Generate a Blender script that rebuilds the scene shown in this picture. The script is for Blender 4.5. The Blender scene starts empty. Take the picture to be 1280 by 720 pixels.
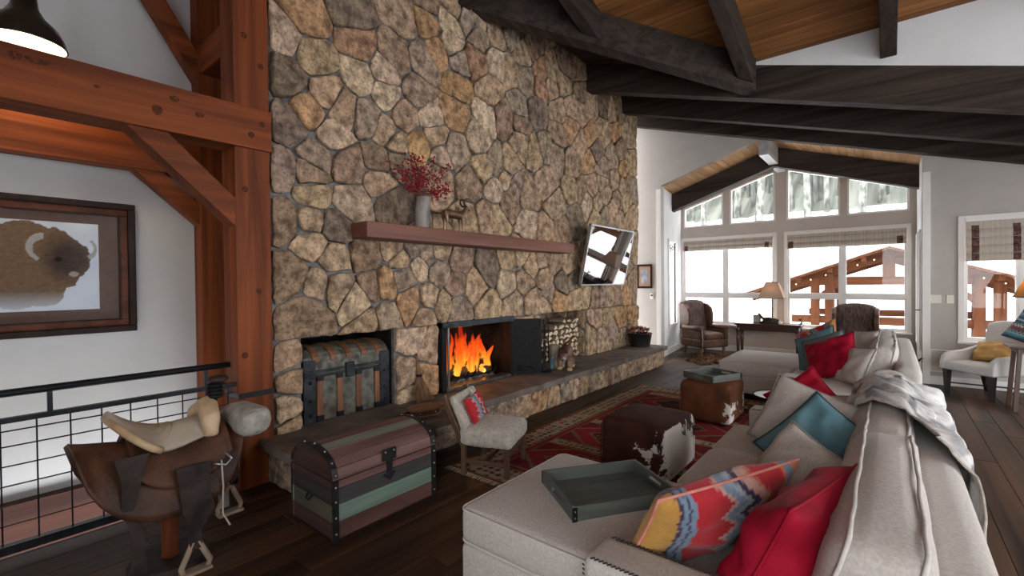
import bpy, bmesh, math, random
from mathutils import Vector, Matrix, noise as mnoise
R = math.radians
rng = random.Random(7)
SC = bpy.context.scene
COL = SC.collection

# ------------------------------------------------------------------ camera
cd = bpy.data.cameras.new('camera')
cam = bpy.data.objects.new('camera', cd); COL.objects.link(cam)
cd.sensor_width = 36.0
cd.lens = 577.0 * 36.0 / 1280.0
cd.clip_start = 0.05; cd.clip_end = 400
_yaw, _pit, _rol = R(39.2), R(0.7), R(0.58)
_f = Vector((-math.sin(_yaw)*math.cos(_pit), math.cos(_yaw)*math.cos(_pit), -math.sin(_pit)))
_r0 = Vector((math.cos(_yaw), math.sin(_yaw), 0)); _u0 = _r0.cross(_f)
_r = _r0*math.cos(_rol) - _u0*math.sin(_rol); _u = _u0*math.cos(_rol) + _r0*math.sin(_rol)
_m = Matrix.Identity(4)
for i in range(3):
    _m[i][0] = _r[i]; _m[i][1] = _u[i]; _m[i][2] = -_f[i]
_m[0][3], _m[1][3], _m[2][3] = 0, 0, 1.6
cam.matrix_world = _m
SC.camera = cam

# ------------------------------------------------------------------ light: overcast winter sky + exposure
W = bpy.data.worlds.new('overcast_sky'); SC.world = W; W.use_nodes = True
_bg = W.node_tree.nodes['Background']
_bg.inputs[0].default_value = (0.965, 0.98, 1.0, 1); _bg.inputs[1].default_value = 1.0
SC.view_settings.view_transform = 'Standard'; SC.view_settings.look = 'None'
SC.view_settings.gamma = 1.0; SC.view_settings.use_curve_mapping = False
SC.view_settings.exposure = 3.1
SC.cycles.max_bounces = 8; SC.cycles.diffuse_bounces = 5; SC.cycles.glossy_bounces = 4
SC.cycles.transparent_max_bounces = 16; SC.cycles.sample_clamp_indirect = 6.0
SC.cycles.use_denoising = True

def portal(loc, rot, sx, sy):                       # guides sky sampling through a window opening
    l = bpy.data.lights.new('window_portal', 'AREA'); l.shape = 'RECTANGLE'; l.size = sx; l.size_y = sy
    l.cycles.is_portal = True
    o = bpy.data.objects.new('window_portal', l); COL.objects.link(o)
    o.location = loc; o.rotation_euler = rot
portal((-1.75, 11.45, 2.2), (R(-90), 0, 0), 4.3, 3.6)
portal((1.5, 9.62, 1.6), (R(-90), 0, 0), 1.4, 2.0)
portal((4.4, 4.9, 2.0), (0, R(90), 0), 3.6, 6.5)
portal((1.9, -2.75, 2.05), (R(90), 0, 0), 4.2, 2.9)  # opening of the added back window

# ------------------------------------------------------------------ mesh helpers
class G:
    def __init__(s): s.v = []; s.f = []; s.c = []
    def add(s, vs, fs):
        o = len(s.v); s.v += [tuple(p) for p in vs]; s.f += [tuple(i+o for i in f) for f in fs]; return o
    def box(s, x0, x1, y0, y1, z0, z1):
        s.add([(x0,y0,z0),(x1,y0,z0),(x1,y1,z0),(x0,y1,z0),(x0,y0,z1),(x1,y0,z1),(x1,y1,z1),(x0,y1,z1)],
              [(3,2,1,0),(4,5,6,7),(0,1,5,4),(1,2,6,5),(2,3,7,6),(3,0,4,7)]); return s
    def prism(s, poly, a, b, ax='y'):
        n = len(poly)
        def P(p, t): return {'y': (p[0], t, p[1]), 'x': (t, p[0], p[1]), 'z': (p[0], p[1], t)}[ax]
        s.add([P(p, a) for p in poly]+[P(p, b) for p in poly],
              [tuple(range(n-1,-1,-1)), tuple(range(n, 2*n))]+[(i,(i+1)%n,n+(i+1)%n,n+i) for i in range(n)]); return s
    def beam(s, p0, p1, w, h, up=(0,0,1), vert_ends=False):
        """box from p0 to p1; p0/p1 at the centre of the bottom face"""
        p0, p1 = Vector(p0), Vector(p1); d = (p1-p0).normalized(); up = Vector(up)
        side = d.cross(up).normalized(); u = up if vert_ends else side.cross(d).normalized()
        a = []
        for p in (p0, p1):
            a += [p-side*w/2, p+side*w/2, p+side*w/2+u*h, p-side*w/2+u*h]
        s.add(a, [(3,2,1,0),(4,5,6,7),(0,1,5,4),(1,2,6,5),(2,3,7,6),(3,0,4,7)]); return s
    def tube(s, path, r, n=8, closed=False, cap=True):
        P = [Vector(p) for p in path]; m = len(P)
        if m < 2: return s
        rs = r if isinstance(r, (list, tuple)) else [r]*m
        T = []
        for i in range(m):
            if closed: t = P[(i+1) % m]-P[i-1]
            else: t = P[min(i+1,m-1)]-P[max(i-1,0)]
            T.append(t.normalized() if t.length > 1e-9 else Vector((0,0,1)))
        ref = Vector((0,0,1)) if abs(T[0].z) < .9 else Vector((1,0,0))
        N = (ref - T[0]*ref.dot(T[0])).normalized()
        vs = []
        for i in range(m):
            N = (N - T[i]*N.dot(T[i])); N = N.normalized() if N.length > 1e-6 else T[i].orthogonal().normalized()
            B = T[i].cross(N)
            for k in range(n):
                a = 2*math.pi*k/n; vs.append(P[i]+(N*math.cos(a)+B*math.sin(a))*rs[i])
        fs = []
        for i in range(m if closed else m-1):
            j = (i+1) % m
            fs += [(i*n+k, i*n+(k+1)%n, j*n+(k+1)%n, j*n+k) for k in range(n)]
        if cap and not closed: fs += [tuple(range(n-1,-1,-1)), tuple(range((m-1)*n, m*n))]
        s.add(vs, fs); return s
    def lathe(s, prof, n=20, c=(0,0,0), sx=1, sy=1, caps=True):
        vs = []; m = len(prof)
        for r, z in prof:
            for k in range(n):
                a = 2*math.pi*k/n; vs.append((c[0]+r*sx*math.cos(a), c[1]+r*sy*math.sin(a), c[2]+z))
        fs = [(i*n+k, i*n+(k+1)%n, (i+1)*n+(k+1)%n, (i+1)*n+k) for i in range(m-1) for k in range(n)]
        if caps and prof[0][0] > 1e-4: fs.append(tuple(range(n-1,-1,-1)))
        if caps and prof[-1][0] > 1e-4: fs.append(tuple(range((m-1)*n, m*n)))
        s.add(vs, fs); return s
    def grid(s, fn, nu, nv, colfn=None):
        o = len(s.v); vs = []
        for j in range(nv+1):
            for i in range(nu+1):
                vs.append(tuple(fn(i/nu, j/nv)))
                if colfn: s.c.append(colfn(i/nu, j/nv))
        s.add(vs, [(j*(nu+1)+i, j*(nu+1)+i+1, (j+1)*(nu+1)+i+1, (j+1)*(nu+1)+i) for j in range(nv) for i in range(nu)]); return s
    def rbox(s, c, sz, r=.04, k=5, crown=(0,0,0), wob=0, mat=None, seed=0):
        h = [a/2 for a in sz]; r = min(r, min(h)*.98)
        def ax(hh):
            inner = [(-hh+r)+(2*hh-2*r)*i/k for i in range(k+1)] if hh-r > 1e-4 else [0]
            return [-hh, -hh+.12*r, -hh+.45*r]+inner+[hh-.45*r, hh-.12*r, hh]
        A = [ax(hh) for hh in h]; idx = {}; vs = []; fs = []
        def vid(p):
            key = tuple(round(q, 5) for q in p)
            if key in idx: return idx[key]
            q = Vector(p); inn = Vector([max(-(h[i]-r), min(h[i]-r, p[i])) for i in range(3)])
            d = q-inn
            if d.length > 1e-9: q = inn+d.normalized()*r
            n0 = [q[i]/h[i] for i in range(3)]
            for i in range(3):
                if crown[i]:
                    a, b = [j for j in range(3) if j != i]
                    q[i] += crown[i]*n0[i]*(1-min(1,n0[a]**2))*(1-min(1,n0[b]**2))
            if wob:
                nv = mnoise.noise_vector(Vector(q)*5+Vector((seed,seed*2,0))); q += nv*wob
            if mat is not None: q = mat @ q
            idx[key] = len(vs); vs.append((q.x+c[0], q.y+c[1], q.z+c[2])); return idx[key]
        for i in range(3):
            a, b = (i+1) % 3, (i+2) % 3
            for sg in (-1, 1):
                for m in range(len(A[a])-1):
                    for n in range(len(A[b])-1):
                        q = []
                        for (da, db) in ((0,0),(1,0),(1,1),(0,1)):
                            p = [0,0,0]; p[i] = sg*h[i]; p[a] = A[a][m+da]; p[b] = A[b][n+db]; q.append(vid(p))
                        fs.append(tuple(q) if sg > 0 else tuple(q[::-1]))
        s.add(vs, fs); return s
    def build(s, name, mat, parent=None, smooth=False, bevel=0, sub=0, world=False, fix=True, col=None, auto=None, segs=2):
        me = bpy.data.meshes.new(name)
        v = s.v
        if world and parent is not None:
            L = parent.location; v = [(p[0]-L.x, p[1]-L.y, p[2]-L.z) for p in v]
        me.from_pydata(v, [], s.f)
        if fix:
            bm = bmesh.new(); bm.from_mesh(me); bmesh.ops.recalc_face_normals(bm, faces=bm.faces); bm.to_mesh(me); bm.free()
        if s.c:
            at = me.color_attributes.new('Col', 'FLOAT_COLOR', 'POINT')
            flat = []
            for c in s.c: flat += [c[0], c[1], c[2], 1.0]
            at.data.foreach_set('color', flat)
        if smooth:
            me.polygons.foreach_set('use_smooth', [True]*len(me.polygons))
        me.materials.append(mat)
        o = bpy.data.objects.new(name, me); COL.objects.link(o)
        if parent is not None: o.parent = parent
        if bevel:
            b = o.modifiers.new('bevel', 'BEVEL'); b.width = bevel; b.segments = segs; b.limit_method = 'ANGLE'; b.angle_limit = R(40)
        if sub:
            b = o.modifiers.new('sub', 'SUBSURF'); b.levels = sub; b.render_levels = sub
        if col: o.color = (*col, 1)
        return o

def tag(o, label, cat, group=None, kind=None):
    o['label'] = label
    if cat: o['category'] = cat
    if group: o['group'] = group
    if kind: o['kind'] = kind
    return o
def thing(name, label, cat, loc=(0,0,0), rz=0, group=None):
    o = bpy.data.objects.new(name, None); COL.objects.link(o); o.empty_display_size = .1
    o.location = loc; o.rotation_euler = (0,0,rz)
    return tag(o, label, cat, group)
def struct(o, label=None):
    o['kind'] = 'structure'
    if label: o['label'] = label
    return o
def frame_mat(loc, nrm, up=(0,0,1), roll=0):
    n = Vector(nrm).normalized(); u = Vector(up); u = (u-n*u.dot(n)).normalized(); x = u.cross(n)
    m = Matrix.Identity(4)
    for i in range(3): m[i][0] = x[i]; m[i][1] = u[i]; m[i][2] = n[i]; m[i][3] = loc[i]
    return m @ Matrix.Rotation(roll, 4, 'Z')

# ------------------------------------------------------------------ materials (all node based)
def lin(h):
    def f(c): c /= 255; return c/12.92 if c <= .04045 else ((c+.055)/1.055)**2.4
    return tuple(f(int(h[i:i+2], 16)) for i in (0,2,4))
MATS = {}
def nodes_of(name):
    m = bpy.data.materials.new(name); m.use_nodes = True; MATS[name] = m
    nt = m.node_tree; return m, nt, nt.nodes, nt.links, nt.nodes['Principled BSDF']
def mat(name, c1, c2=None, scale=8, stretch=(1,1,1), detail=5, lo=.35, hi=.65, rough=.6, metal=0, bump=0, bscale=None, bstretch=None,
        rnd=0, objcol=False, spec=.5, sheen=0, coat=0, distort=0, vcol=False, c3=None, s3=30, a3=.5, emit=None, estr=0, coords='Object', bdist=.01):
    m, nt, N, L, bs = nodes_of(name)
    tc = N.new('ShaderNodeTexCoord')
    def noise(sc, st, det=detail):
        mp = N.new('ShaderNodeMapping'); mp.inputs['Scale'].default_value = st
        L.new(tc.outputs[coords], mp.inputs[0])
        nz = N.new('ShaderNodeTexNoise'); nz.inputs['Scale'].default_value = sc; nz.inputs['Detail'].default_value = det
        nz.inputs['Distortion'].default_value = distort
        L.new(mp.outputs[0], nz.inputs['Vector']); 
        if rnd or objcol:
            oi = N.new('ShaderNodeObjectInfo'); vm = N.new('ShaderNodeVectorMath'); vm.operation = 'MULTIPLY_ADD'
            vm.inputs[1].default_value = (37, 53, 71); L.new(oi.outputs['Random'], vm.inputs[0]); L.new(mp.outputs[0], vm.inputs[2])
            L.new(vm.outputs[0], nz.inputs['Vector'])
        return nz
    nz = noise(scale, stretch)
    rp = N.new('ShaderNodeValToRGB'); rp.color_ramp.elements[0].position = lo; rp.color_ramp.elements[1].position = hi
    c2 = c2 or c1
    rp.color_ramp.elements[0].color = (*c1, 1); rp.color_ramp.elements[1].color = (*c2, 1)
    L.new(nz.outputs['Fac'], rp.inputs[0]); out = rp.outputs[0]
    def mixn(mode, fac, a, b):
        mx = N.new('ShaderNodeMix'); mx.data_type = 'RGBA'; mx.blend_type = mode
        if isinstance(fac, (int, float)): mx.inputs[0].default_value = fac
        else: L.new(fac, mx.inputs[0])
        for k, x in ((6, a), (7, b)):
            if isinstance(x, tuple): mx.inputs[k].default_value = (*x, 1)
            else: L.new(x, mx.inputs[k])
        return mx.outputs[2]
    if c3:
        n3 = noise(s3, stretch); r3 = N.new('ShaderNodeValToRGB'); r3.color_ramp.elements[0].position = .48; r3.color_ramp.elements[1].position = .68
        r3.color_ramp.elements[0].color = (0,0,0,1); r3.color_ramp.elements[1].color = (a3,a3,a3,1)
        L.new(n3.outputs['Fac'], r3.inputs[0]); out = mixn('MIX', r3.outputs[0], out, tuple(c3))
    if vcol:
        at = N.new('ShaderNodeVertexColor'); at.layer_name = 'Col'; out = mixn('MULTIPLY', 1.0, at.outputs[0], out)
    if objcol:
        oi = N.new('ShaderNodeObjectInfo'); out = mixn('MULTIPLY', 1.0, oi.outputs['Color'], out)
    if rnd:
        oi = N.new('ShaderNodeObjectInfo'); mr = N.new('ShaderNodeMapRange'); mr.inputs[3].default_value = 1-rnd; mr.inputs[4].default_value = 1+rnd
        L.new(oi.outputs['Random'], mr.inputs[0]); hs = N.new('ShaderNodeHueSaturation'); L.new(mr.outputs[0], hs.inputs['Value']); L.new(out, hs.inputs['Color']); out = hs.outputs[0]
    L.new(out, bs.inputs['Base Color'])
    bs.inputs['Roughness'].default_value = rough; bs.inputs['Metallic'].default_value = metal
    bs.inputs['Specular IOR Level'].default_value = spec
    if sheen: bs.inputs['Sheen Weight'].default_value = sheen; bs.inputs['Sheen Roughness'].default_value = .4
    if coat: bs.inputs['Coat Weight'].default_value = coat; bs.inputs['Coat Roughness'].default_value = .15
    if bump:
        bn = noise(bscale or scale*4, bstretch or stretch, 4); bp = N.new('ShaderNodeBump'); bp.inputs['Strength'].default_value = bump; bp.inputs['Distance'].default_value = bdist
        L.new(bn.outputs['Fac'], bp.inputs['Height']); L.new(bp.outputs[0], bs.inputs['Normal'])
    if emit: bs.inputs['Emission Color'].default_value = (*emit, 1); bs.inputs['Emission Strength'].default_value = estr
    return m

m_stone = mat('stone', (.36,.34,.33), (1.2,1.15,1.09), scale=11, detail=14, lo=.33, hi=.64, rough=.9, bump=.9, bscale=16, objcol=True, spec=.15, c3=(.22,.18,.155), s3=38, a3=.6, bdist=.03)
m_mortar = mat('mortar', (.12,.118,.115), (.21,.206,.20), scale=14, rough=.95, bump=.5, bscale=60, spec=.2)
m_slab = mat('hearth_slab', (.085,.066,.056), (.18,.145,.125), scale=4, detail=8, rough=.7, bump=.7, bscale=14, rnd=.12, spec=.35, bdist=.012)
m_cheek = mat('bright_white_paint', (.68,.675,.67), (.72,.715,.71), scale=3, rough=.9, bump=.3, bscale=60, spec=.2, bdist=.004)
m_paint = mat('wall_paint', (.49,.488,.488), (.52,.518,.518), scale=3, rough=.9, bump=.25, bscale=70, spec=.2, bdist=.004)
m_greige = mat('greige_paint', (.43,.397,.368), (.46,.427,.396), scale=3, rough=.9, bump=.35, bscale=60, spec=.2, bdist=.004)
m_trim = mat('trim_paint', (.72,.69,.66), (.75,.72,.69), scale=4, rough=.5)
m_taupe = mat('bay_paint', (.46,.40,.35), (.49,.43,.38), scale=4, rough=.6)
def wood(name, c1, c2, axis, scale=3, rough=.55, bump=.35, st=.06, rnd=0, c3=None, **k):
    s = [1,1,1]; s['xyz'.index(axis)] = st
    return mat(name, c1, c2, scale=scale*4, stretch=tuple(s), detail=7, lo=.32, hi=.68, rough=rough, bump=bump, bscale=scale*14, rnd=rnd, distort=.6, c3=c3, s3=1.6*scale, a3=.6, **k)
RED1, RED2 = (.090,.020,.006), (.275,.070,.019)
m_red = {a: wood('red_timber_'+a, RED1, RED2, a, 2.2, .6, .4, .05, c3=(.10,.028,.010), spec=.2) for a in 'xyz'}
m_dark = {a: wood('dark_timber_'+a, (.020,.0135,.0105), (.060,.043,.035), a, 3, .8, .8, .05, spec=.2) for a in 'xy'}
m_pine = wood('pine_plank', (.17,.070,.022), (.31,.135,.048), 'x', 3, .55, .25, .05, rnd=.30, c3=(.12,.042,.014), spec=.2)
m_soffit = wood('soffit_plank', (.32,.17,.07), (.48,.28,.13), 'y', 3, .5, .2, .05, rnd=.15)
m_floor = wood('walnut_plank', (.020,.009,.0045), (.078,.036,.018), 'y', 2.2, .46, .25, .05, rnd=.42, c3=(.018,.009,.005), spec=.22)
m_mantel = wood('mantel_timber', (.10,.032,.018), (.21,.075,.045), 'y', 2.4, .6, .5, .06, c3=(.26,.12,.09))
m_black = mat('black_iron', (.004,.004,.0045), (.010,.010,.011), scale=20, rough=.6, spec=.2, bump=.1)
m_iron = mat('rail_iron', (.010,.011,.014), (.02,.022,.027), scale=30, rough=.4, metal=.5)
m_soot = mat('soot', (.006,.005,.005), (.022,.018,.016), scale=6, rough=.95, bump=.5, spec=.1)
m_glass = None
def glass(name, tint=(1,1,1), refl=.03, k=.16):
    m, nt, N, L, bs = nodes_of(name); N.remove(bs)
    t = N.new('ShaderNodeBsdfTransparent'); t.inputs[0].default_value = (*tint, 1)
    g = N.new('ShaderNodeBsdfGlossy'); g.inputs['Roughness'].default_value = .02
    lw = N.new('ShaderNodeLayerWeight'); lw.inputs[0].default_value = .25
    mx = N.new('ShaderNodeMixShader'); mt = N.new('ShaderNodeMath'); mt.operation = 'MULTIPLY_ADD'; mt.inputs[1].default_value = k; mt.inputs[2].default_value = refl*.5
    L.new(lw.outputs['Fresnel'], mt.inputs[0]); L.new(mt.outputs[0], mx.inputs[0])
    L.new(t.outputs[0], mx.inputs[1]); L.new(g.outputs[0], mx.inputs[2]); L.new(mx.outputs[0], N['Material Output'].inputs[0])
    return m
m_glass = glass('window_glass')
# ================================================================== SETTING
XS = -3.95          # face of the stone wall
YF = 9.40           # far wall
def zm(x): return 5.22-.307*(x+3.9)             # main ceiling plane (falls towards +x)
def zn(y): return 4.50+.31*(6.75-y)             # near ceiling plane (falls towards +y)
XR, YB = 4.3, -2.6                               # right and back walls

# ---- floor and its planks
fl = G().box(-4.02, XR, YB, 11.4, -.25, -.022).build('floor', m_floor); struct(fl, 'dark walnut plank floor')
pw = .19; x = -4.02
pl_cache = {}
rr = random.Random(3)
while x < 2.3:
    y = -.2 - rr.random()*1.6
    while y < 11.3:
        ln = rr.choice([1.6, 2.0, 2.4, 2.8]); y1 = min(y+ln, 11.35)
        if x < .155*y1+.35 and y1 > 0.1 - .0*x:
            key = round(y1-y, 2)
            if key not in pl_cache:
                g = G().box(.0015, pw-.0015, .0015, key-.0015, -.024, 0)
                pl_cache[key] = g.build('plank', m_floor, fl, bevel=.0025, segs=1); o = pl_cache[key]
            else:
                o = pl_cache[key].copy(); COL.objects.link(o); o.parent = fl
            o.location = (x, y, 0)
        y = y1
    x += pw

# ---- left stair hall: white wall, sunken floor behind the railing
struct(G().box(-5.12, -4.98, YB, 3.2, -1.6, 6.2).build('wall_left', m_paint), 'white plaster stairwell wall behind the railing')
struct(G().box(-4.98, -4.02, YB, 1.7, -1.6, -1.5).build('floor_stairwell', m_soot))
struct(G().box(-4.98, -4.90, YB, 1.72, -.40, .035).build('trim_1', wood('vignette_dark_red', (.028,.008,.005), (.065,.019,.010), 'y', 2.2, .6, .3, .05, spec=.2), bevel=.006), 'red brown rim board along the stairwell')  # red timber coloured darker to imitate the vignette at the view's edge
struct(G().box(-4.12, -4.02, YB, 1.7, -.40, -.03).build('trim_2', m_black))
struct(G().box(-5.0, -4.62, 1.72, 1.86, -1.6, 6.2).build('wall_stair_end', m_paint))

# ---- timber frame on the left
t = thing('timber_frame', 'red brown timber post and beam frame beside the stone wall', 'timber frame', (-4.03, 1.53, -.02))
G().box(-4.16, -3.90, 1.42, 1.68, -.02, 6.0).build('post', m_red['z'], t, bevel=.006, world=True)
G().box(-4.13, -3.865, YB, 1.685, 2.672, 2.992).build('crossbeam', m_red['y'], t, bevel=.006, world=True)
G().beam((-3.99, 0.72, 2.72), (-3.99, 1.50, 1.98), .17, .16, up=(0,.69,.72)).build('brace', m_red['y'], t, bevel=.005, world=True)
G().box(-4.165, -3.89, 1.415, 1.685, .715, .755).build('iron_strap', m_iron, t, world=True)
m_knot = mat('knot', (.045,.012,.006), (.13,.035,.014), scale=30, rough=.7, distort=2.0, spec=.15)
for (ky, kz, ka, kb) in ((.27,2.925,.030,.026), (.36,2.925,.055,.022), (.93,2.80,.030,.034), (1.03,2.905,.030,.022), (1.18,2.835,.030,.018), (1.53,2.775,.024,.024), (1.61,2.875,.024,.020), (.62,2.86,.018,.012)):
    G().prism([(ky+ka*math.cos(q)*(1+.12*math.sin(3*q)), kz+kb*math.sin(q)) for q in [2*math.pi*i/14 for i in range(14)]], -3.8665, -3.8625, 'x').build('knot', m_knot, t, world=True)
for (kz, ky) in ((3.35,1.62),(2.35,1.49),(1.55,1.58),(1.05,1.47),(3.55,1.5)):
    G().prism([(ky+.022*math.cos(q), kz+.028*math.sin(q)*(1+.15*math.cos(2*q))) for q in [2*math.pi*i/14 for i in range(14)]], -3.9015, -3.8975, 'x').build('knot', m_knot, t, world=True)
t = thing('timber_frame', 'dark red timber frame standing against the white stairwell wall', 'timber frame', (-4.88, 1.56, -.4))
G().box(-4.97, -4.78, 1.455, 1.65, -.4, 6.0).build('post', m_red['z'], t, bevel=.006, world=True)
G().box(-4.96, -4.79, YB, 1.46, 2.57, 2.86).build('crossbeam', m_red['y'], t, bevel=.006, world=True)
G().beam((-4.87, 0.95, 2.60), (-4.87, 1.50, 2.10), .14, .14, up=(0,.69,.72)).build('brace', m_red['y'], t, bevel=.005, world=True)
G().beam((-4.87, 0.95, 4.25), (-4.87, 1.50, 3.35), .14, .14, up=(0,.69,.72)).build('brace', m_red['y'], t, bevel=.005, world=True)
G().box(-4.80, -4.14, 1.47, 1.65, 3.50, 3.76).build('tie_beam', m_red['x'], t, bevel=.006, world=True)

# ---- stone chimney wall: mortar body with three openings, stones as pieces
D0 = -4.62
g = G()
g.box(D0, XS, 1.70, 8.82, 1.135, 6.2)
for a, b in ((1.70, 1.935), (2.905, 3.50), (4.76, 5.46), (6.775, 8.82)): g.box(D0, XS, a, b, 0, 1.135)
g.box(D0, XS, 1.70, 8.82, 0, .33)
g.box(D0-.1, D0, 1.70, 8.82, 0, 6.2)
wst = g.build('wall_stone', m_mortar); struct(wst, 'fieldstone chimney wall with grey mortar joints')
CLS = dict(t=(.485,.352,.24), l=(.59,.455,.33), o=(.49,.305,.17), b=(.345,.243,.172), d=(.245,.188,.142), r=(.40,.245,.165), g=(.39,.302,.23), p=(.46,.335,.235))
# stone centres along the wall (y, z) with a colour class letter each
ded = []
for tok in """2.01,3.94o 2.44,4.14d 3.04,4.39t 1.80,3.69l 2.52,3.90r 2.09,3.60t 1.83,3.36d 2.20,3.32t 2.54,3.59l 1.86,2.95d 2.02,3.09o 2.23,2.96l 2.61,3.21g
2.74,2.81b 2.39,2.70b 1.78,2.56g 2.02,2.55b 2.09,2.74g 2.96,3.94b 2.82,3.72l 3.34,4.01g 3.24,3.66g 3.82,3.92o 3.40,4.48o 3.40,4.68b 3.72,4.60l
3.74,4.34l 3.84,4.21g 3.55,4.18o 3.77,4.83t 4.01,4.78g 4.22,4.84g 4.21,4.63g 4.16,4.29r 4.51,4.78t 4.51,4.44l 4.37,4.04t 3.79,3.59o 4.32,3.68l
3.42,3.43l 3.07,3.35t 2.35,3.23t 2.83,3.52l 4.68,3.75b 5.00,4.01g 4.80,4.42t 5.07,4.75t 4.17,3.38l 3.48,3.25t 3.25,3.09o 3.80,3.14g 3.55,3.03l
2.82,3.12t 2.95,3.03t 4.26,3.02t 4.51,3.12g 4.76,3.15t 5.02,3.54t 5.02,3.76b 2.96,2.85g 3.53,2.81t 4.04,2.80b 2.04,2.40t 2.43,2.37l 1.81,2.14b
2.03,2.15t 2.25,2.12d 2.03,1.96t 1.86,1.68b 2.23,1.83t 2.58,1.88b 2.90,2.41d 2.75,2.63t 2.47,1.44l 2.09,1.61p 2.26,1.58p 1.99,1.34b 2.79,1.59o
2.78,1.25g 2.60,1.22t 3.11,1.40o 3.03,1.66g 2.90,1.97t 3.15,1.96g 3.33,1.94g 3.22,1.80l 3.56,1.96t 3.54,1.73g 3.76,1.60b 3.36,1.41t 3.55,1.35t
3.79,1.29g 3.32,1.24t 3.00,1.85t 3.80,1.86b 2.64,1.57b 4.47,2.80l 4.71,2.97t 4.78,2.67b 4.29,2.41t 4.52,2.42t 4.01,2.33p 5.17,2.81p 4.92,2.90g
5.16,2.42l 5.86,2.74t 5.63,3.07t 5.62,2.33t 6.01,2.40b 6.34,3.08t 6.58,3.08b 6.47,2.63d 6.83,2.89l 6.99,3.25t 7.38,3.35t 7.21,2.94t 7.09,2.69t
7.50,3.17t 7.37,2.76g 7.76,2.92t 7.94,3.15b 8.13,3.35t 7.98,2.72t 8.37,3.51b 8.27,3.15t 8.51,2.84t 8.62,3.42g 4.34,1.75d 4.76,1.91t 5.01,1.98t
5.21,1.81t 4.71,1.60l 4.12,1.55t 4.31,1.32t 5.10,1.63b 5.58,1.66t 5.53,1.95p 5.82,1.88b 6.23,1.90t 4.85,1.29p 5.28,1.31t 5.69,1.42g 6.00,1.59d
5.90,1.32o 5.58,1.23t 6.45,1.33t 6.39,1.62g 6.77,1.36t 7.03,1.27b 7.35,1.26g 7.60,1.33t 7.95,1.24b 8.24,1.36o 8.54,1.48b 4.84,4.91g 5.32,4.94b
5.16,4.43g 5.54,4.67o 5.54,4.44r 5.78,4.52t 5.85,4.78t 6.19,4.98b 6.55,5.06b 6.15,4.72t 5.95,4.21t 5.43,4.06d 5.36,3.47t 5.59,3.56g 5.91,3.50g
6.33,4.06o 5.95,3.88b 6.34,4.35t 6.98,4.67t 7.45,4.72d 6.67,4.71b 6.67,4.40t 6.97,4.08o 6.62,3.84t 6.36,3.47b 6.87,3.61o 7.15,3.89d 7.45,4.24t
7.86,4.39o 8.37,4.46l 8.07,4.09p 7.75,3.88g 8.24,3.72o 7.39,3.57g 7.76,4.66t 8.09,4.80b 8.55,4.77t 8.53,3.88t 7.85,3.45t""".split():
    ded.append((float(tok[:-1].split(',')[0]), float(tok[:-1].split(',')[1]), tok[-1]))
sr = random.Random(11)
def fill(seeds, y0, y1, z0, z1, dmin, n, classes='ttgbobtlpg', tries=900):
    k = 0
    for _ in range(tries):
        y, z = sr.uniform(y0, y1), sr.uniform(z0, z1)
        if all((y-q[0])**2+((z-q[1])*.9)**2 > dmin**2 for q in seeds):
            seeds.append((y, z, sr.choice(classes))); k += 1
            if k >= n: break
fill(ded, 1.75, 8.8, 1.2, 4.95, .47, 90)
fill(ded, 1.75, 8.8, 4.95, 6.0, .55, 40)
def clip(poly, a, b, c):                       # keep a*x+b*y <= c
    out = []
    for i in range(len(poly)):
        p, q = poly[i], poly[(i+1) % len(poly)]
        dp, dq = a*p[0]+b*p[1]-c, a*q[0]+b*q[1]-c
        if dp <= 0: out.append(p)
        if (dp < 0 < dq) or (dq < 0 < dp):
            s = dp/(dp-dq); out.append((p[0]+s*(q[0]-p[0]), p[1]+s*(q[1]-p[1])))
    return out
def cells(seeds, y0, y1, z0, z1):
    res = []
    for i, s in enumerate(seeds):
        P = [(y0,z0),(y1,z0),(y1,z1),(y0,z1)]
        for j, q in enumerate(seeds):
            if i == j: continue
            if abs(q[0]-s[0]) > 1.8 or abs(q[1]-s[1]) > 1.8: continue
            a, b = q[0]-s[0], q[1]-s[1]
            P = clip(P, a, b, (q[0]**2+q[1]**2-s[0]**2-s[1]**2)/2)
            if len(P) < 3: break
        if len(P) >= 3: res.append((s, P))
    return res
def inset(P, d):
    for i in range(len(P)): pass
    out = P
    for i in range(len(P)):
        p, q = P[i], P[(i+1) % len(P)]
        ex, ey = q[0]-p[0], q[1]-p[1]; l = math.hypot(ex, ey)
        if l < 1e-6: continue
        nx, ny = ey/l, -ex/l                    # outward for CCW
        out = clip(out, nx, ny, nx*p[0]+ny*p[1]-d)
        if len(out) < 3: return []
    return out
def area(P): return .5*sum(P[i][0]*P[(i+1)%len(P)][1]-P[(i+1)%len(P)][0]*P[i][1] for i in range(len(P)))
def ccw(P): return P if area(P) > 0 else P[::-1]
def resample(P, n):
    L = [math.hypot(P[(i+1)%len(P)][0]-P[i][0], P[(i+1)%len(P)][1]-P[i][1]) for i in range(len(P))]; T = sum(L); out = []
    for k in range(n):
        t = T*k/n; i = 0
        while t > L[i]: t -= L[i]; i += 1
        q = P[(i+1)%len(P)]; s = t/L[i] if L[i] else 0
        out.append((P[i][0]+s*(q[0]-P[i][0]), P[i][1]+s*(q[1]-P[i][1])))
    return out
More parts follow.
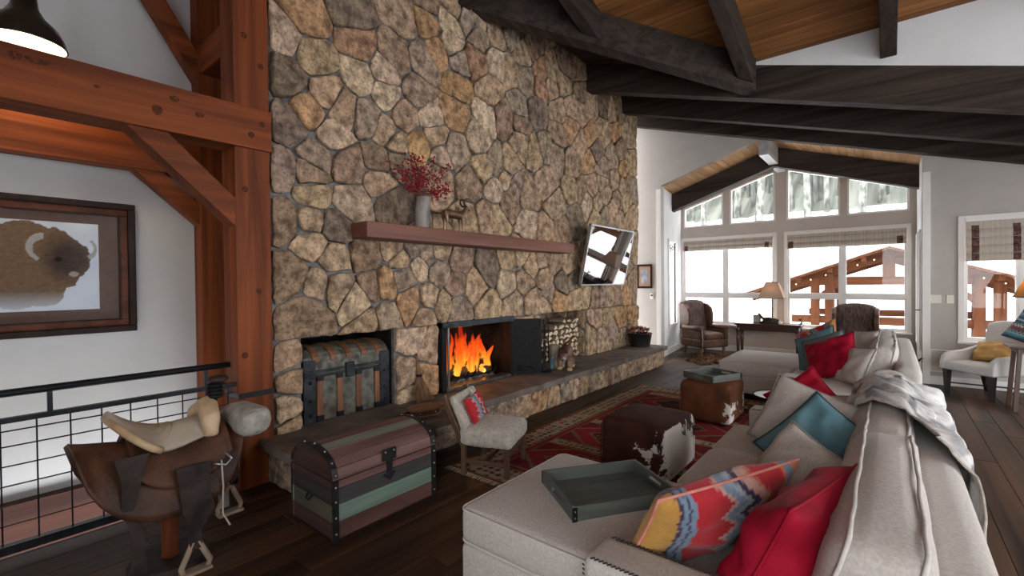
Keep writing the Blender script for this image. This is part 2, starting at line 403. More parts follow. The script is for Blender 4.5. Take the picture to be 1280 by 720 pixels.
def make_stone(P, cls, mapfn, parent, gap=.0065, proud=.05, jit=.010, mt=None, depth=.01):
    """P polygon (u,v); mapfn(u,v,d) -> xyz with d metres out of the wall"""
    P = inset(ccw(P), gap)
    if len(P) < 3 or area(P) < .0018: return None
    cx = sum(p[0] for p in P)/len(P); cy = sum(p[1] for p in P)/len(P)
    per = sum(math.hypot(P[(i+1)%len(P)][0]-P[i][0], P[(i+1)%len(P)][1]-P[i][1]) for i in range(len(P)))
    n = max(10, min(20, int(per/.075)))
    Q = resample(P, n)
    Q = [(.86*Q[i][0]+.07*(Q[i-1][0]+Q[(i+1)%n][0]), .86*Q[i][1]+.07*(Q[i-1][1]+Q[(i+1)%n][1])) for i in range(n)]
    Q = [(p[0]+sr.uniform(-jit, jit), p[1]+sr.uniform(-jit, jit)) for p in Q]
    pr = proud*sr.uniform(.55, 1.25); tx, ty = sr.uniform(-.06,.06), sr.uniform(-.06,.06)
    g = G(); sc = math.sqrt(area(P)); k2 = 1-min(.35, .014/sc*1.6)
    def D(p, d): return d+tx*(p[0]-cx)+ty*(p[1]-cy)
    o = mapfn(cx, cy, 0)
    ring0 = [mapfn(p[0], p[1], -depth) for p in Q]
    ring1 = [mapfn(p[0], p[1], D(p, pr*.78)) for p in Q]
    ring2 = []
    for p in Q:
        q = (cx+(p[0]-cx)*k2, cy+(p[1]-cy)*k2); ring2.append(mapfn(q[0], q[1], D(q, pr*sr.uniform(.94,1.08))))
    mid = mapfn(cx+sr.uniform(-.1,.1)*sc, cy+sr.uniform(-.1,.1)*sc, pr*sr.uniform(1.0,1.14))
    vs = [Vector(p)-Vector(o) for p in ring0+ring1+ring2+[mid]]
    fs = []
    for r_ in (0, 1):
        fs += [(r_*n+i, r_*n+(i+1)%n, (r_+1)*n+(i+1)%n, (r_+1)*n+i) for i in range(n)]
    fs += [(2*n+i, 2*n+(i+1)%n, 3*n) for i in range(n)]
    g.add(vs, fs)
    b = CLS[cls]; v = sr.uniform(.88, 1.12)
    ob = g.build('stone', mt or m_stone, parent, fix=True, smooth=False, col=(b[0]*v, b[1]*v*sr.uniform(.97,1.03), b[2]*v*sr.uniform(.95,1.05)))
    ob.location = o
    return ob
wmap = lambda y, z, d: (XS+d, y, z)
for s, P in cells(ded, 1.70, 8.82, 1.13, 6.1): make_stone(P, s[2], wmap, wst)
for (a, b, sz, nmax) in ((1.70,1.935,.15,12), (2.905,3.50,.24,14), (4.76,5.46,.26,12), (6.775,8.82,.34,26)):
    ps = []
    fill(ps, a+.05, b-.05, .36, 1.10, sz, nmax, 'ttlpgot')
    for s, P in cells(ps, a, b, .34, 1.135): make_stone(P, s[2], wmap, wst)
# stones on the far end and in the wood niche back
emap = lambda x, z, d: (x, 8.82+d, z)
ps = []; fill(ps, D0, XS, .1, 5.0, .42, 24)
for s, P in cells(ps, D0, XS, 0, 5.2): make_stone(P, s[2], emap, wst)
nmap = lambda y, z, d: (D0+d, y, z)
ps = []; fill(ps, 5.46, 6.775, .36, 1.12, .28, 16, 'bdgb')
for s, P in cells(ps, 5.46, 6.775, .33, 1.135): make_stone(P, s[2], nmap, wst, proud=.03)
ns = lambda x, z, d: (x, 6.775-d, z)
ps = []; fill(ps, D0, XS, .38, 1.1, .24, 8, 'bgtp')
for s, P in cells(ps, D0, XS-.005, .34, 1.13): make_stone(P, s[2], ns, wst, proud=.025)
# niche and firebox linings
struct(G().box(D0-.02, -3.99, 3.50, 3.52, .33, 1.135).box(D0-.02,-3.99,4.74,4.76,.33,1.135).box(D0-.02,D0+.02,3.5,4.76,.33,1.135).box(D0,-3.99,3.5,4.76,1.115,1.14).box(D0,-3.99,3.5,4.76,.33,.352).build('firebox_lining', m_soot))
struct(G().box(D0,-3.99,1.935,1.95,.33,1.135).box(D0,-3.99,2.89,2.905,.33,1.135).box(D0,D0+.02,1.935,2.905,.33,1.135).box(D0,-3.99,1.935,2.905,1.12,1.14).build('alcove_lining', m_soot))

# ---- raised hearth: masonry base with face stones and cap slabs
hr = struct(G().box(XS, -3.33, 1.66, 8.62, 0, .29).build('fireplace_hearth', m_mortar), 'raised fieldstone hearth with brown flagstone cap slabs')
sr2 = random.Random(5); y = 1.56
edges = [1.56, 3.16, 4.35, 5.3, 6.35, 7.35, 8.70]
for a, b in zip(edges[:-1], edges[1:]):
    xf = -3.14 if a < 3 else -3.26
    pts = [(XS-.02, a), (xf-.02*sr2.random(), a)]
    for k in range(1, 8): pts.append((xf+sr2.uniform(-.018, .012), a+(b-a)*k/8))
    pts += [(xf-.02*sr2.random(), b), (XS-.02, b)]
    o = G().prism(pts, .285, .36, 'z').build('slab', m_slab, hr, bevel=.010)
# slab tongue into the openings
for a, b in ((1.95, 2.89), (3.52, 4.74), (5.46, 6.775)):
    G().box(D0+.02, XS-.02, a, b, .30, .358).build('slab', m_slab if a != 3.52 else m_soot, hr)
hmap = lambda y, z, d: (-3.33+d, y, z)
ps = []; fill(ps, 1.7, 8.6, .05, .26, .225, 60, 'ttgbolgt')
for s, P in cells(ps, 1.66, 8.62, 0, .287): make_stone(P, s[2], hmap, hr, proud=.035, jit=.009)
h2 = lambda x, z, d: (x, 1.66-d, z)
ps = []; fill(ps, XS, -3.33, .05, .26, .2, 6, 'tgb')
for s, P in cells(ps, XS, -3.3, 0, .287): make_stone(P, s[2], h2, hr, proud=.03, jit=.008)

# ---- far wall with the bay opening
XBL, XBR, XBL2, YBAY = -3.66, .40, -3.88, 11.2
def zc(x): return 4.20-.33*abs(x+1.75)
g = G()
g.prism([(-5.1,-.1),(XBL,-.1),(XBL,zc(XBL)),(XBL,5.6),(-5.1,5.9)], YF, YF+.16)
g.prism([(XBL,zc(XBL)),(-1.75,4.20),(XBR,zc(XBR)),(XBR,4.6),(XBL,5.6)], YF, YF+.16)
g.prism([(XBR,-.1),(.86,-.1),(.86,4.3),(XBR,4.6)], YF, YF+.16)
g.prism([(.86,-.1),(2.16,-.1),(2.16,.70),(.86,.70)], YF, YF+.16)
g.prism([(.86,2.43),(2.16,2.43),(2.16,3.9),(.86,4.3)], YF, YF+.16)
g.prism([(2.16,-.1),(XR,-.1),(XR,3.2),(2.16,3.9)], YF, YF+.16)
struct(g.build('wall_far', m_greige), 'grey plaster gable wall around the window bay')
g = G()
g.prism([(XBL,YF+.02),(XBL-.14,YF+.02),(XBL2-.14,11.35),(XBL2,11.35)], -.1, .64, 'z')
g.prism([(XBL,YF+.02),(XBL-.14,YF+.02),(XBL2-.14,11.35),(XBL2,11.35)], 2.46, 4.0, 'z')
def bl(y): return XBL+(XBL2-XBL)*(y-YF)/(11.35-YF)
for a, b in ((YF+.02, 10.0), (10.62, 11.35)): g.prism([(bl(a),a),(bl(a)-.14,a),(bl(b)-.14,b),(bl(b),b)], .64, 2.46, 'z')
struct(g.build('wall_bay_left', m_cheek))
g = G().box(XBR, XBR+.14, YF+.02, 11.35, -.1, .55).box(XBR, XBR+.14, YF+.02, 11.35, 2.3, 4.0).box(XBR, XBR+.14, YF+.02, 9.75, .55, 2.3).box(XBR, XBR+.14, 10.7, 11.35, .55, 2.3)
struct(g.build('wall_bay_right', m_cheek))
# bay back wall around the windows
def gz(x): return 3.965-.322*abs(x+1.765)
y0, y1 = YBAY, YBAY+.14
g = G().box(-4.0, .52, y0, y1, -.1, .625)
for a, b in ((-4.0,-3.80), (-1.90,-1.645), (.265,.52)): g.box(a, b, y0, y1, .625, 2.55)
g.box(-4.0, .52, y0, y1, 2.55, 2.85)
for a, b in ((-4.0,-3.80), (-2.91,-2.775), (-1.87,-1.66), (-.74,-.627), (.30,.52)):
    g.prism([(a,2.85),(b,2.85),(b,gz(b)),(a,gz(a))] if not a < -1.765 < b else [(a,2.85),(b,2.85),(b,gz(b)),(-1.765,gz(-1.765)),(a,gz(a))], y0, y1)
g.prism([(-4.0,gz(-4.0)),(-1.765,gz(-1.765)),(.52,gz(.52)),(.52,gz(.52)+.45),(-1.765,gz(-1.765)+.45),(-4.0,gz(-4.0)+.45)], y0, y1)
struct(g.build('wall_bay', m_taupe), 'taupe framed bay wall holding the gable windows')

WN = [0]
def window(label, glass_polys, bars=(), casing=None, y=YBAY, fr=.035, mt=m_trim, sill=None):
    """glass_polys: list of (x,z) polygons; each gets its sash frame and pane"""
    WN[0] += 1
    o = bpy.data.objects.new('window_%d' % WN[0], None); COL.objects.link(o); struct(o, label)
    xs = [p[0] for P in glass_polys for p in P]; zs = [p[1] for P in glass_polys for p in P]
    o.location = (sum(xs)/len(xs), y, min(zs))
    if casing:
        x0, x1, z0, z1, w = casing; g = G()
        g.box(x0-w, x0, y-.03, y+.02, z0-w, z1+w).box(x1, x1+w, y-.03, y+.02, z0-w, z1+w).box(x0, x1, y-.03, y+.02, z1, z1+w).box(x0, x1, y-.03, y+.02, z0-w, z0)
        g.build('casing', mt, o, bevel=.006, world=True)
    for P in glass_polys:
        P = ccw(P); I = inset(P, fr); n = len(P)
        if len(I) == n:
            g = G(); k0 = min(range(n), key=lambda k: (I[k][0]-P[0][0])**2+(I[k][1]-P[0][1])**2); I = I[k0:]+I[:k0]
            vs = [(p[0], yy, p[1]) for yy in (y-.005, y+.07) for p in P]+[(p[0], yy, p[1]) for yy in (y-.005, y+.07) for p in I]
            fs = []
            for i in range(n):
                j = (i+1) % n
                fs += [(i,j,2*n+j,2*n+i), (n+i,n+j,3*n+j,3*n+i), (i,j,n+j,n+i), (2*n+i,2*n+j,3*n+j,3*n+i)]
            g.add(vs, fs); g.build('sash', mt, o, world=True)
        G().prism(I, y+.03, y+.036).build('pane', m_glass, o, world=True)
    for b in bars: G().box(b[0], b[1], y-.01, y+.08, b[2], b[3]).build('mullion', mt, o, bevel=.005, world=True)
    if sill: G().box(sill[0], sill[1], y-.10, y+.03, sill[2]-.035, sill[2]).build('sill', mt, o, bevel=.006, world=True)
    return o
window('trapezoid transom window at the low end of the gable by the wing chair', [[(-3.80,2.85),(-2.91,2.85),(-2.91,gz(-2.91)),(-3.80,gz(-3.80))]])
window('trapezoid transom window beside the ridge above the table lamp', [[(-2.775,2.85),(-1.87,2.85),(-1.87,gz(-1.87)),(-2.775,gz(-2.775))]])
window('tall trapezoid transom window beside the ridge over the log pavilion', [[(-1.66,2.85),(-.74,2.85),(-.74,gz(-.74)),(-1.66,gz(-1.66))]])
window('trapezoid transom window showing a snow bank', [[(-.627,2.85),(.30,2.85),(.30,gz(.30)),(-.627,gz(-.627))]])
def four(x0, x1, xm, z0, z1, zmid, w=.055):
    return [[(x0,z0),(xm-w/2,z0),(xm-w/2,zmid-w/2),(x0,zmid-w/2)], [(xm+w/2,z0),(x1,z0),(x1,zmid-w/2),(xm+w/2,zmid-w/2)],
            [(x0,zmid+w/2),(xm-w/2,zmid+w/2),(xm-w/2,z1),(x0,z1)], [(xm+w/2,zmid+w/2),(x1,zmid+w/2),(x1,z1),(xm+w/2,z1)]]
for (x0, x1, xm, lb) in ((-3.80,-1.90,-2.868,'four pane bay window behind the brown wing chair'), (-1.645,.265,-.705,'four pane bay window looking onto the log pavilion')):
    window(lb, four(x0, x1, xm, .625, 2.55, 1.255), ((xm-.045, xm+.045, .625, 2.55), (x0, xm-.04, 1.22, 1.29), (xm+.04, x1, 1.22, 1.29)), (x0, x1, .625, 2.55, .06), sill=(x0-.07, x1+.07, .60))
window('tall window with a striped shade beside the pale armchair', [[(.86,.70),(1.41,.70),(1.41,2.43),(.86,2.43)], [(1.49,.70),(2.16,.70),(2.16,2.43),(1.49,2.43)]], ((1.40,1.50,.70,2.43),), (.86,2.16,.70,2.43,.07), y=YF, sill=(.78,2.2,.68))
# narrow side windows of the bay (rotated planes)
def side_window(name_label, x, ya, yb, z0, z1, sgn, xb=None):
    WN[0] += 1
    o = bpy.data.objects.new('window_%d' % WN[0], None); COL.objects.link(o); struct(o, name_label); o.location = (x, (ya+yb)/2, z0)
    xb = x if xb is None else xb
    def bx(a, b, c, d, e, h):
        fa = (a-ya)/(yb-ya); fb = (b-ya)/(yb-ya); A = x+(xb-x)*fa; B = x+(xb-x)*fb
        return G().prism([(A+c,a),(A+d,a),(B+d,b),(B+c,b)], e, h, 'z')
    for (a, b, e, h) in ((ya-.06, ya, z0-.06, z1+.06), (yb, yb+.06, z0-.06, z1+.06), (ya, yb, z1, z1+.06), (ya, yb, z0-.06, z0)):
        bx(a, b, -.03, .03, e, h).build('casing', m_trim, o, world=True)
    bx(ya, yb, -sgn*.08-.003, -sgn*.08+.003, z0, z1).build('pane', m_glass, o, world=True)
    return o, bx
ws, bx = side_window('narrow side window of the bay with iron scrollwork', bl(10.0), 10.0, 10.62, .64, 2.46, 1, bl(10.62))
bx(10.04, 10.10, -.06, -.04, .70, 2.30).build('dark_bar', m_black, ws, world=True)
for zz in (1.15, 2.10): bx(10.08, 10.2, -.06, -.02, zz, zz+.07).build('hinge', m_black, ws, world=True)
g = G()
for k, (ya, za, s) in enumerate(((10.12,2.34,1),(10.36,2.36,-1),(10.5,2.33,1),(10.25,2.28,-1))):
    g.tube([(bl(ya)-.03, ya+s*.09*math.cos(a)*(1-a/9), za+.06*math.sin(a)*(1-a/9)) for a in [i*.5 for i in range(13)]], .008, 5)
g.build('scrollwork', m_black, ws, world=True)
ws, bx = side_window('narrow white framed side window of the bay by the switches', XBR, 9.75, 10.7, .55, 2.3, -1)

# baseboards
struct(G().prism([(XBL+.0,YF),(XBL+.02,YF),(bl(11.2)+.02,11.2),(bl(11.2),11.2)], 0, .13, 'z').build('baseboard_bay', m_trim))
struct(G().box(-3.88, XBR, 11.18, 11.2, 0, .13).build('baseboard_bay_back', m_trim))
struct(G().box(XBR, XR, YF-.02, YF, 0, .13).build('baseboard_far', m_trim, bevel=.005))
struct(G().box(XBR+.0, XBR+.09, YF-.03, YF, 0, 3.2).build('trim_3', m_trim, bevel=.004))
struct(G().box(XBL-.09, XBL, YF-.03, YF, .0, 3.5).build('trim_4', m_trim, bevel=.004))

# ---- unseen sides of the room (side windows follow the daylight, the back window is added for fill)
g = G().box(XR, XR+.16, YB, YF, -.1, .35).box(XR, XR+.16, YB, YF, 3.7, 6.2)
for a, b in ((YB,1.8), (3.75,4.0), (5.95,6.2), (8.1,YF)): g.box(XR, XR+.16, a, b, .35, 3.7)
struct(g.build('wall_right', m_paint))
for k, (a, b) in enumerate(((1.8,3.75),(4.0,5.95),(6.2,8.1))):
    WN[0] += 1; o = bpy.data.objects.new('window_%d' % WN[0], None); COL.objects.link(o); struct(o, 'tall daylight window in the long wall facing the fireplace'); o.location = (XR, (a+b)/2, .35)
    G().box(XR+.02, XR+.09, a, b, 2.3, 2.38).box(XR+.02, XR+.09, (a+b)/2-.03, (a+b)/2+.03, .35, 3.7).build('mullion', m_trim, o, world=True)
    G().box(XR+.05, XR+.056, a, b, .35, 3.7).build('pane', m_glass, o, world=True)
g = G().box(-5.1, -.2, YB-.16, YB, -1.6, 6.2).box(4.0, XR+.16, YB-.16, YB, -1.6, 6.2).box(-.2, 4.0, YB-.16, YB, -1.6, .6).box(-.2, 4.0, YB-.16, YB, 3.5, 6.2)
struct(g.build('wall_back', m_paint))
WN[0] += 1; o = bpy.data.objects.new('window_%d' % WN[0], None); COL.objects.link(o); struct(o, 'wide unseen window added as fill light in the wall behind the sofa end'); o.location = (1.9, YB, .6)  # unseen window added to throw fill light on the sofa and near beams
G().box(-.2, 4.0, YB-.08, YB-.074, .6, 3.5).build('pane', m_glass, o, world=True)
for x in (.85, 1.9, 2.95): G().box(x-.04, x+.04, YB-.12, YB-.02, .6, 3.5).build('mullion', m_trim, o, world=True)

# ---- ceilings
def valley_x(y): return -3.9+(5.22-zn(y))/.307
g = G()
def slab_poly(pts, th=.12):
    n = len(pts); g.add(pts+[(p[0],p[1],p[2]+th) for p in pts], [tuple(range(n)), tuple(range(2*n-1,n-1,-1))]+[(i,(i+1)%n,n+(i+1)%n,n+i) for i in range(n)])
slab_poly([(-5.1,6.83,zm(-5.1)), (valley_x(6.75),6.83,zm(valley_x(6.75))), (XR,6.83,zm(XR)), (XR,YF+.1,zm(XR)), (-5.1,YF+.1,zm(-5.1))])
slab_poly([(-5.1,4.2,zm(-5.1)), (-3.95,4.38,zm(-3.95)), (valley_x(6.75),6.75,zm(valley_x(6.75))), (valley_x(6.75),6.83,zm(valley_x(6.75))), (-5.1,6.83,zm(-5.1))])
struct(g.build('ceiling_main', m_dark['x']), 'dark stained plank ceiling under the main roof slope')
YRG = 3.0
g = G()
slab_poly([(-5.1,YRG,zn(YRG)+.03), (XR,YRG,zn(YRG)+.03), (XR,6.90,zn(6.9)+.03), (valley_x(6.9),6.90,zn(6.9)+.03), (-5.1,3.25,zn(3.25)+.03)])
slab_poly([(-5.1,YB,zn(YRG)-.31*(YRG-YB)), (XR,YB,zn(YRG)-.31*(YRG-YB)), (XR,YRG,zn(YRG)), (-5.1,YRG,zn(YRG))])
nc = struct(g.build('ceiling_near', m_pine), 'orange brown pine plank ceiling under the cross gable')
nw = .135; y = 6.885; k = 0
while y > 3.6:
    xa, xb = max(valley_x(y)-.02, -5.0), max(valley_x(y-nw)-.02, -5.0)
    e = .005
    pts = [(xa, y-e), (XR, y-e), (XR, y-nw+e), (xb, y-nw+e)]
    n = 4; gg = G(); vs = [(p[0], p[1], zn(p[1])) for p in pts]+[(p[0], p[1], zn(p[1])+.03) for p in pts]
    gg.add(vs, [(3,2,1,0),(4,5,6,7),(0,1,5,4),(1,2,6,5),(2,3,7,6),(3,0,4,7)])
    gg.build('plank', m_pine, nc, bevel=.004, segs=1); y -= nw
# white cheek wall above the header beam
g = G().prism([(-1.62,zm(-1.62)-.06),(XR,zm(XR)-.06),(XR,zn(6.75)+.05),(-1.7,zn(6.75)+.05)], 6.815, 6.93)
struct(g.build('wall_cheek', m_cheek), 'white plaster triangle above the dark header beam')

# ---- ceiling timbers (each one a beam of its own)
def zb(x): return 4.78-.307*(x+3.9)
def rafter(y, w, h, label, nm='ceiling_beam'):
    o = G().beam((-4.3, y, zb(-4.3)), (XR+.1, y, zb(XR+.1)), w, h, vert_ends=True).build(nm, m_dark['x'], bevel=.008); o['kind'] = 'structure'; return tag(o, label, None)
rafter(6.90, .20, .44, 'broad dark header beam below the white plaster triangle')
rafter(8.22, .16, .44, 'dark ceiling beam between the header beam and the far wall')
rafter(9.28, .16, .44, 'dark ceiling beam lying against the far wall')
def cb(p0, p1, w, h, label, m):
    o = G().beam(p0, p1, w, h, vert_ends=True).build('ceiling_beam', m, bevel=.008); o['kind'] = 'structure'; tag(o, label, None)
cb((-4.15, 3.92, 4.96), (-1.40, 6.76, 4.06), .20, .42, 'diagonal valley beam running from the stone wall to the header', m_dark['y'])
def nr(y): return 4.125+.31*(6.75-y)
cb((-2.86, 5.28, nr(5.28)), (-2.86, YRG, nr(YRG)), .15, .37, 'short rafter meeting the middle of the valley beam', m_dark['y'])
cb((-1.43, 6.80, nr(6.80)), (-1.43, YRG, nr(YRG)), .15, .37, 'rafter meeting the foot of the valley beam', m_dark['y'])
cb((0.0, 6.80, nr(6.80)), (0.0, YRG, nr(YRG)), .15, .37, 'rafter ending against the white plaster triangle', m_dark['y'])
cb((1.43, 6.80, nr(6.80)), (1.43, YRG, nr(YRG)), .15, .37, 'rafter over the accent chair side of the cross gable', m_dark['y'])
cb((-4.2, 3.93, 4.86), (XR, 3.93, 4.86), .18, .30, 'tie beam springing from the stone wall at the valley', m_dark['x'])
# bay ceiling
g = G()
for s in (-1, 1):
    xe = -3.95 if s < 0 else .5
    slab_poly([(-1.75,YF+.03,4.235),(xe,YF+.03,zc(xe)+.035),(xe,11.3,zc(xe)+.035),(-1.75,11.3,4.235)])
bc = struct(g.build('ceiling_bay', m_soffit), 'honey coloured plank soffit of the window bay')
xx = -3.9
while xx < .42:
    x1 = xx+.115
    if not (xx < -1.75 < x1):
        gg = G(); e = .003
        gg.add([(xx+e,YF+.005,zc(xx+e)),(x1-e,YF+.005,zc(x1-e)),(x1-e,11.2,zc(x1-e)),(xx+e,11.2,zc(xx+e)),(xx+e,YF+.005,zc(xx+e)+.03),(x1-e,YF+.005,zc(x1-e)+.03),(x1-e,11.2,zc(x1-e)+.03),(xx+e,11.2,zc(xx+e)+.03)],
               [(3,2,1,0),(4,5,6,7),(0,1,5,4),(1,2,6,5),(2,3,7,6),(3,0,4,7)])
        gg.build('plank', m_soffit, bc)
    xx = x1
def zr(x): return 3.83-.335*abs(x+1.75)
for s, xe, lb in ((-1, -3.86, 'dark rake beam of the bay gable on the stone wall side'), (1, .40, 'dark rake beam of the bay gable on the armchair side')):
    o = G().prism([(-1.75,zr(-1.75)),(xe,zr(xe)),(xe,zc(xe)),(-1.75,4.2)], 10.3, 10.5).build('ceiling_beam', m_dark['x'], bevel=.006); o['kind'] = 'structure'; tag(o, lb, None)
m_ridge = wood('snowlit_ridge_timber', (.30,.29,.28), (.45,.44,.43), 'y', 3, .5, .4, .05)  # dark beam coloured pale grey to imitate snow light on its underside
o = G().box(-1.83, -1.67, YF-.02, 11.2, 3.86, 4.20).build('ceiling_beam', m_ridge, bevel=.006); o['kind'] = 'structure'; tag(o, 'ridge beam under the bay gable, coloured pale as if snow lit', None)
# ================================================================== THINGS ON THE STONE WALL AND HEARTH
# ---- mantel
o = G().box(XS-.05, -3.63, 2.40, 5.92, 2.022, 2.168).build('mantel_shelf', m_mantel, bevel=.008)
tag(o, 'rough sawn red brown timber mantel shelf on the stone wall', 'mantel')
# ---- birch vase with berry branches
m_birch = mat('birch_bark', (.085,.068,.058), (.34,.30,.265), scale=6, stretch=(1,1,.35), detail=8, lo=.38, hi=.55, rough=.8, bump=.6, bscale=20)
t = thing('birch_vase', 'birch bark cylinder vase on the mantel shelf', 'vase', (-3.78, 3.17, 2.168))
G().lathe([(.075,0),(.083,.01),(.080,.17),(.085,.33),(.072,.335),(.068,.20),(.06,.19)], 20).build('body', m_birch, t, smooth=True)
m_berry = mat('berry_red', (.20,.006,.016), (.36,.012,.028), scale=20, rough=.5, spec=.2)
m_twig = mat('twig', (.06,.03,.02), (.12,.07,.05), scale=20, rough=.8)
t = thing('berry_branches', 'spray of dark red berry branches standing in the birch vase', 'branches', (-3.78, 3.17, 2.36))
br = random.Random(4); gt = G(); gb = G()
ico = bpy.data.meshes.new('tmp'); bm = bmesh.new(); bmesh.ops.create_icosphere(bm, subdivisions=1, radius=1); bm.verts.ensure_lookup_table()
IV = [v.co.copy() for v in bm.verts]; IF = [tuple(v.index for v in f.verts) for f in bm.faces]; bm.free(); bpy.data.meshes.remove(ico)
def ball(g, c, r): g.add([Vector(c)+v*r for v in IV], IF)
for k in range(13):
    dy = br.uniform(-.36, .36); dx = br.uniform(-.05, .10); top = br.uniform(.25, .50)-abs(dy)*.35
    p = [Vector((0,0,0))+Vector((dx*s, dy*s**1.1, (.10+top*s if s else 0)+.02*math.sin(7*s+k))) for s in [i/7 for i in range(8)]]
    gt.tube(p, .004, 5)
    for s in range(3, 8):
        for q in range(8):
            d = Vector((br.gauss(0,.02), br.gauss(0,.032), br.gauss(0,.03))); ball(gb, p[s]+d, br.uniform(.008,.0125))
gt.build('stems', m_twig, t); ob = gb.build('berries', m_berry, t, smooth=True); ob['kind'] = 'stuff'

# ---- animals made from connected tubes, fused with a remesh
def critter(name, tubes, balls, mt, parent, voxel=.012, smooth_it=6):
    g = G()
    for path, rad in tubes: g.tube(path, rad, 10)
    for c, r in balls: 
        o0 = len(g.v); ball(g, c, r)
    o = g.build(name, mt, parent, smooth=True)
    rm = o.modifiers.new('fuse', 'REMESH'); rm.mode = 'VOXEL'; rm.voxel_size = voxel; rm.use_smooth_shade = True
    sm = o.modifiers.new('smooth', 'SMOOTH'); sm.factor = .5; sm.iterations = smooth_it
    return o
m_bronze = mat('bronze', (.09,.045,.025), (.32,.18,.10), scale=9, rough=.35, metal=.6)
m_dbronze = mat('dark_bronze', (.02,.016,.014), (.05,.04,.035), scale=9, rough=.35, metal=.6)
t = thing('ram_figurine', 'bronze ram figurine with curled horns beside the birch vase', 'figurine', (-3.77, 3.60, 2.168))
S = 1.0
critter('body', [([(0,-.15,.20),(0,-.08,.205),(0,.06,.195),(0,.13,.21)], [.038,.05,.047,.042]), ([(0,.13,.21),(0,.19,.27),(0,.21,.30)], [.035,.026,.022]),
    ([(0,.20,.30),(0,.27,.265)], [.026,.015])] + [([(sx*.025,yy,.18),(sx*.028,yy+.012,.09),(sx*.028,yy,.005)], [.022,.012,.011]) for sx in (-1,1) for yy in (-.13,.11)],
    [], m_bronze, t, .010)
for sx in (-1, 1):
    G().tube([(sx*(.02+.035*a/5), .19-.055*math.sin(a), .285+.055*(1-math.cos(a))*.8+.02) for a in [i*.45 for i in range(11)]], [.013-.0009*i for i in range(11)], 7).build('horn', m_dbronze, t, smooth=True)
G().rbox((0,-.01,.006),(.10,.40,.014),.005).build('base', m_dbronze, t)

# ---- television on a tilting arm
m_screen = mat('screen_black', (.004,.004,.005), rough=.03, spec=1.0, coat=1.0)
MATS['screen_black'].node_tree.nodes['Principled BSDF'].inputs['Coat Roughness'].default_value = .0
m_silver = mat('tv_silver', (.45,.45,.46), rough=.3, metal=.9)
t = thing('television', 'flat screen television tilted down on a wall arm beside the mantel', 'television', (-3.62, 7.02, 2.01))
tilt = math.atan2(.205, .93)
Mx = Matrix.Rotation(tilt, 4, 'Y')
def tvp(g): g.v = [tuple(Mx @ Vector(p)) for p in g.v]; return g
tvp(G().box(-.045,-.005,-.755,.755,-.475,.475)).build('case', m_black, t, bevel=.006)
fr_ = G()
for (a,b,c,d) in ((-.765,.765,.463,.485),(-.765,.765,-.485,-.463),(-.765,-.745,-.485,.485),(.745,.765,-.485,.485)): fr_.box(-.05,.008,a,b,c,d)
tvp(fr_).build('bezel', m_silver, t, bevel=.003)
tvp(G().box(-.004,.002,-.745,.745,-.463,.463)).build('screen', m_screen, t)
g = G().box(-.265,-.245,-.22,.22,-.2,.22); g.beam((-.25,-.1,0),(-.18,.05,.02),.05,.06); g.beam((-.18,.05,.02),(-.05,0,.02),.05,.06)
g.build('wall_arm', m_black, t, bevel=.004)

# ---- fireplace insert
m_log = mat('charred_log', (.012,.009,.008), (.06,.04,.03), scale=12, rough=.95, bump=.8, bscale=40)
m_ash = mat('ash', (.05,.06,.07), (.22,.25,.28), scale=25, rough=.95, bump=1.0, bscale=40)
t = thing('fireplace_insert', 'black steel fireplace surround with its folding door swung open', 'fireplace', (-3.9, 4.12, .36))
for a, b in ((3.49,3.56),(4.70,4.76)): G().box(-4.0,-3.86,a,b,.36,1.15).build('side_frame', m_black, t, bevel=.004, world=True)
G().box(-4.0,-3.84,3.49,4.76,1.09,1.155).build('top_frame', mat('blued_steel',(.02,.03,.035),(.05,.065,.075),scale=12,rough=.35,metal=.7), t, bevel=.004, world=True)
G().box(-4.0,-3.86,3.56,4.70,.36,.40).build('bottom_frame', mat('steel_sill',(.10,.105,.11),(.2,.2,.21),scale=20,rough=.35,metal=.8), t, bevel=.004, world=True)
G().box(-3.90,-3.885,3.60,3.625,.40,1.09).build('door_stile', m_silver, t, world=True)
d = G(); d.beam((-3.87,4.735,.385),(-3.60,5.02,.385),.025,.73); dd = d.build('door', m_black, t, bevel=.004, world=True)
d = G(); d.tube([(-3.80,4.77,.47),(-3.74,4.80,.50),(-3.70,4.86,.50),(-3.68,4.92,.46)], .012, 8); d.tube([(-3.79,4.76,.43),(-3.73,4.80,.455),(-3.69,4.86,.45)], .010, 8)
h = d.build('handle', m_iron, t, smooth=True, world=True); h.parent = dd; 
g = G()
for yy in [3.68+.13*i for i in range(8)]: g.tube([(-4.02,yy,.50),(-4.08,yy,.42),(-4.45,yy,.42),(-4.5,yy,.52)], .012, 6)
g.tube([(-4.1,3.6,.42),(-4.1,4.65,.42)], .012, 6); g.tube([(-4.4,3.6,.42),(-4.4,4.65,.42)], .012, 6)
g.build('grate', m_black, t, world=True)
G().grid(lambda u, v: (-3.99-.5*u, 3.6+1.05*v, .365+.05*mnoise.noise(Vector((u*9,v*16,2)))+.04*math.sin(u*3.1)*math.sin(v*3.1)), 24, 40).build('ash_bed', m_ash, t, world=True)
lr = random.Random(2)
for k in range(7):
    y0_ = 3.75+.06*k+lr.uniform(0,.2); x0_ = -4.12-.06*k; zz = .46+.035*(k % 3)
    lg = thing('firewood_log', 'charred log burning on the fireplace grate', 'log', (x0_, y0_+.25, zz), 0, 'burning logs in the fireplace')
    a = lr.uniform(-.25,.25)
    G().tube([(-.3*a,-.28,0),(-.1*a,-.1,.01),(.1*a,.1,0),(.3*a,.30,.03)], [.045,.05,.048,.04], 9).build('bark', m_log, lg, smooth=True)
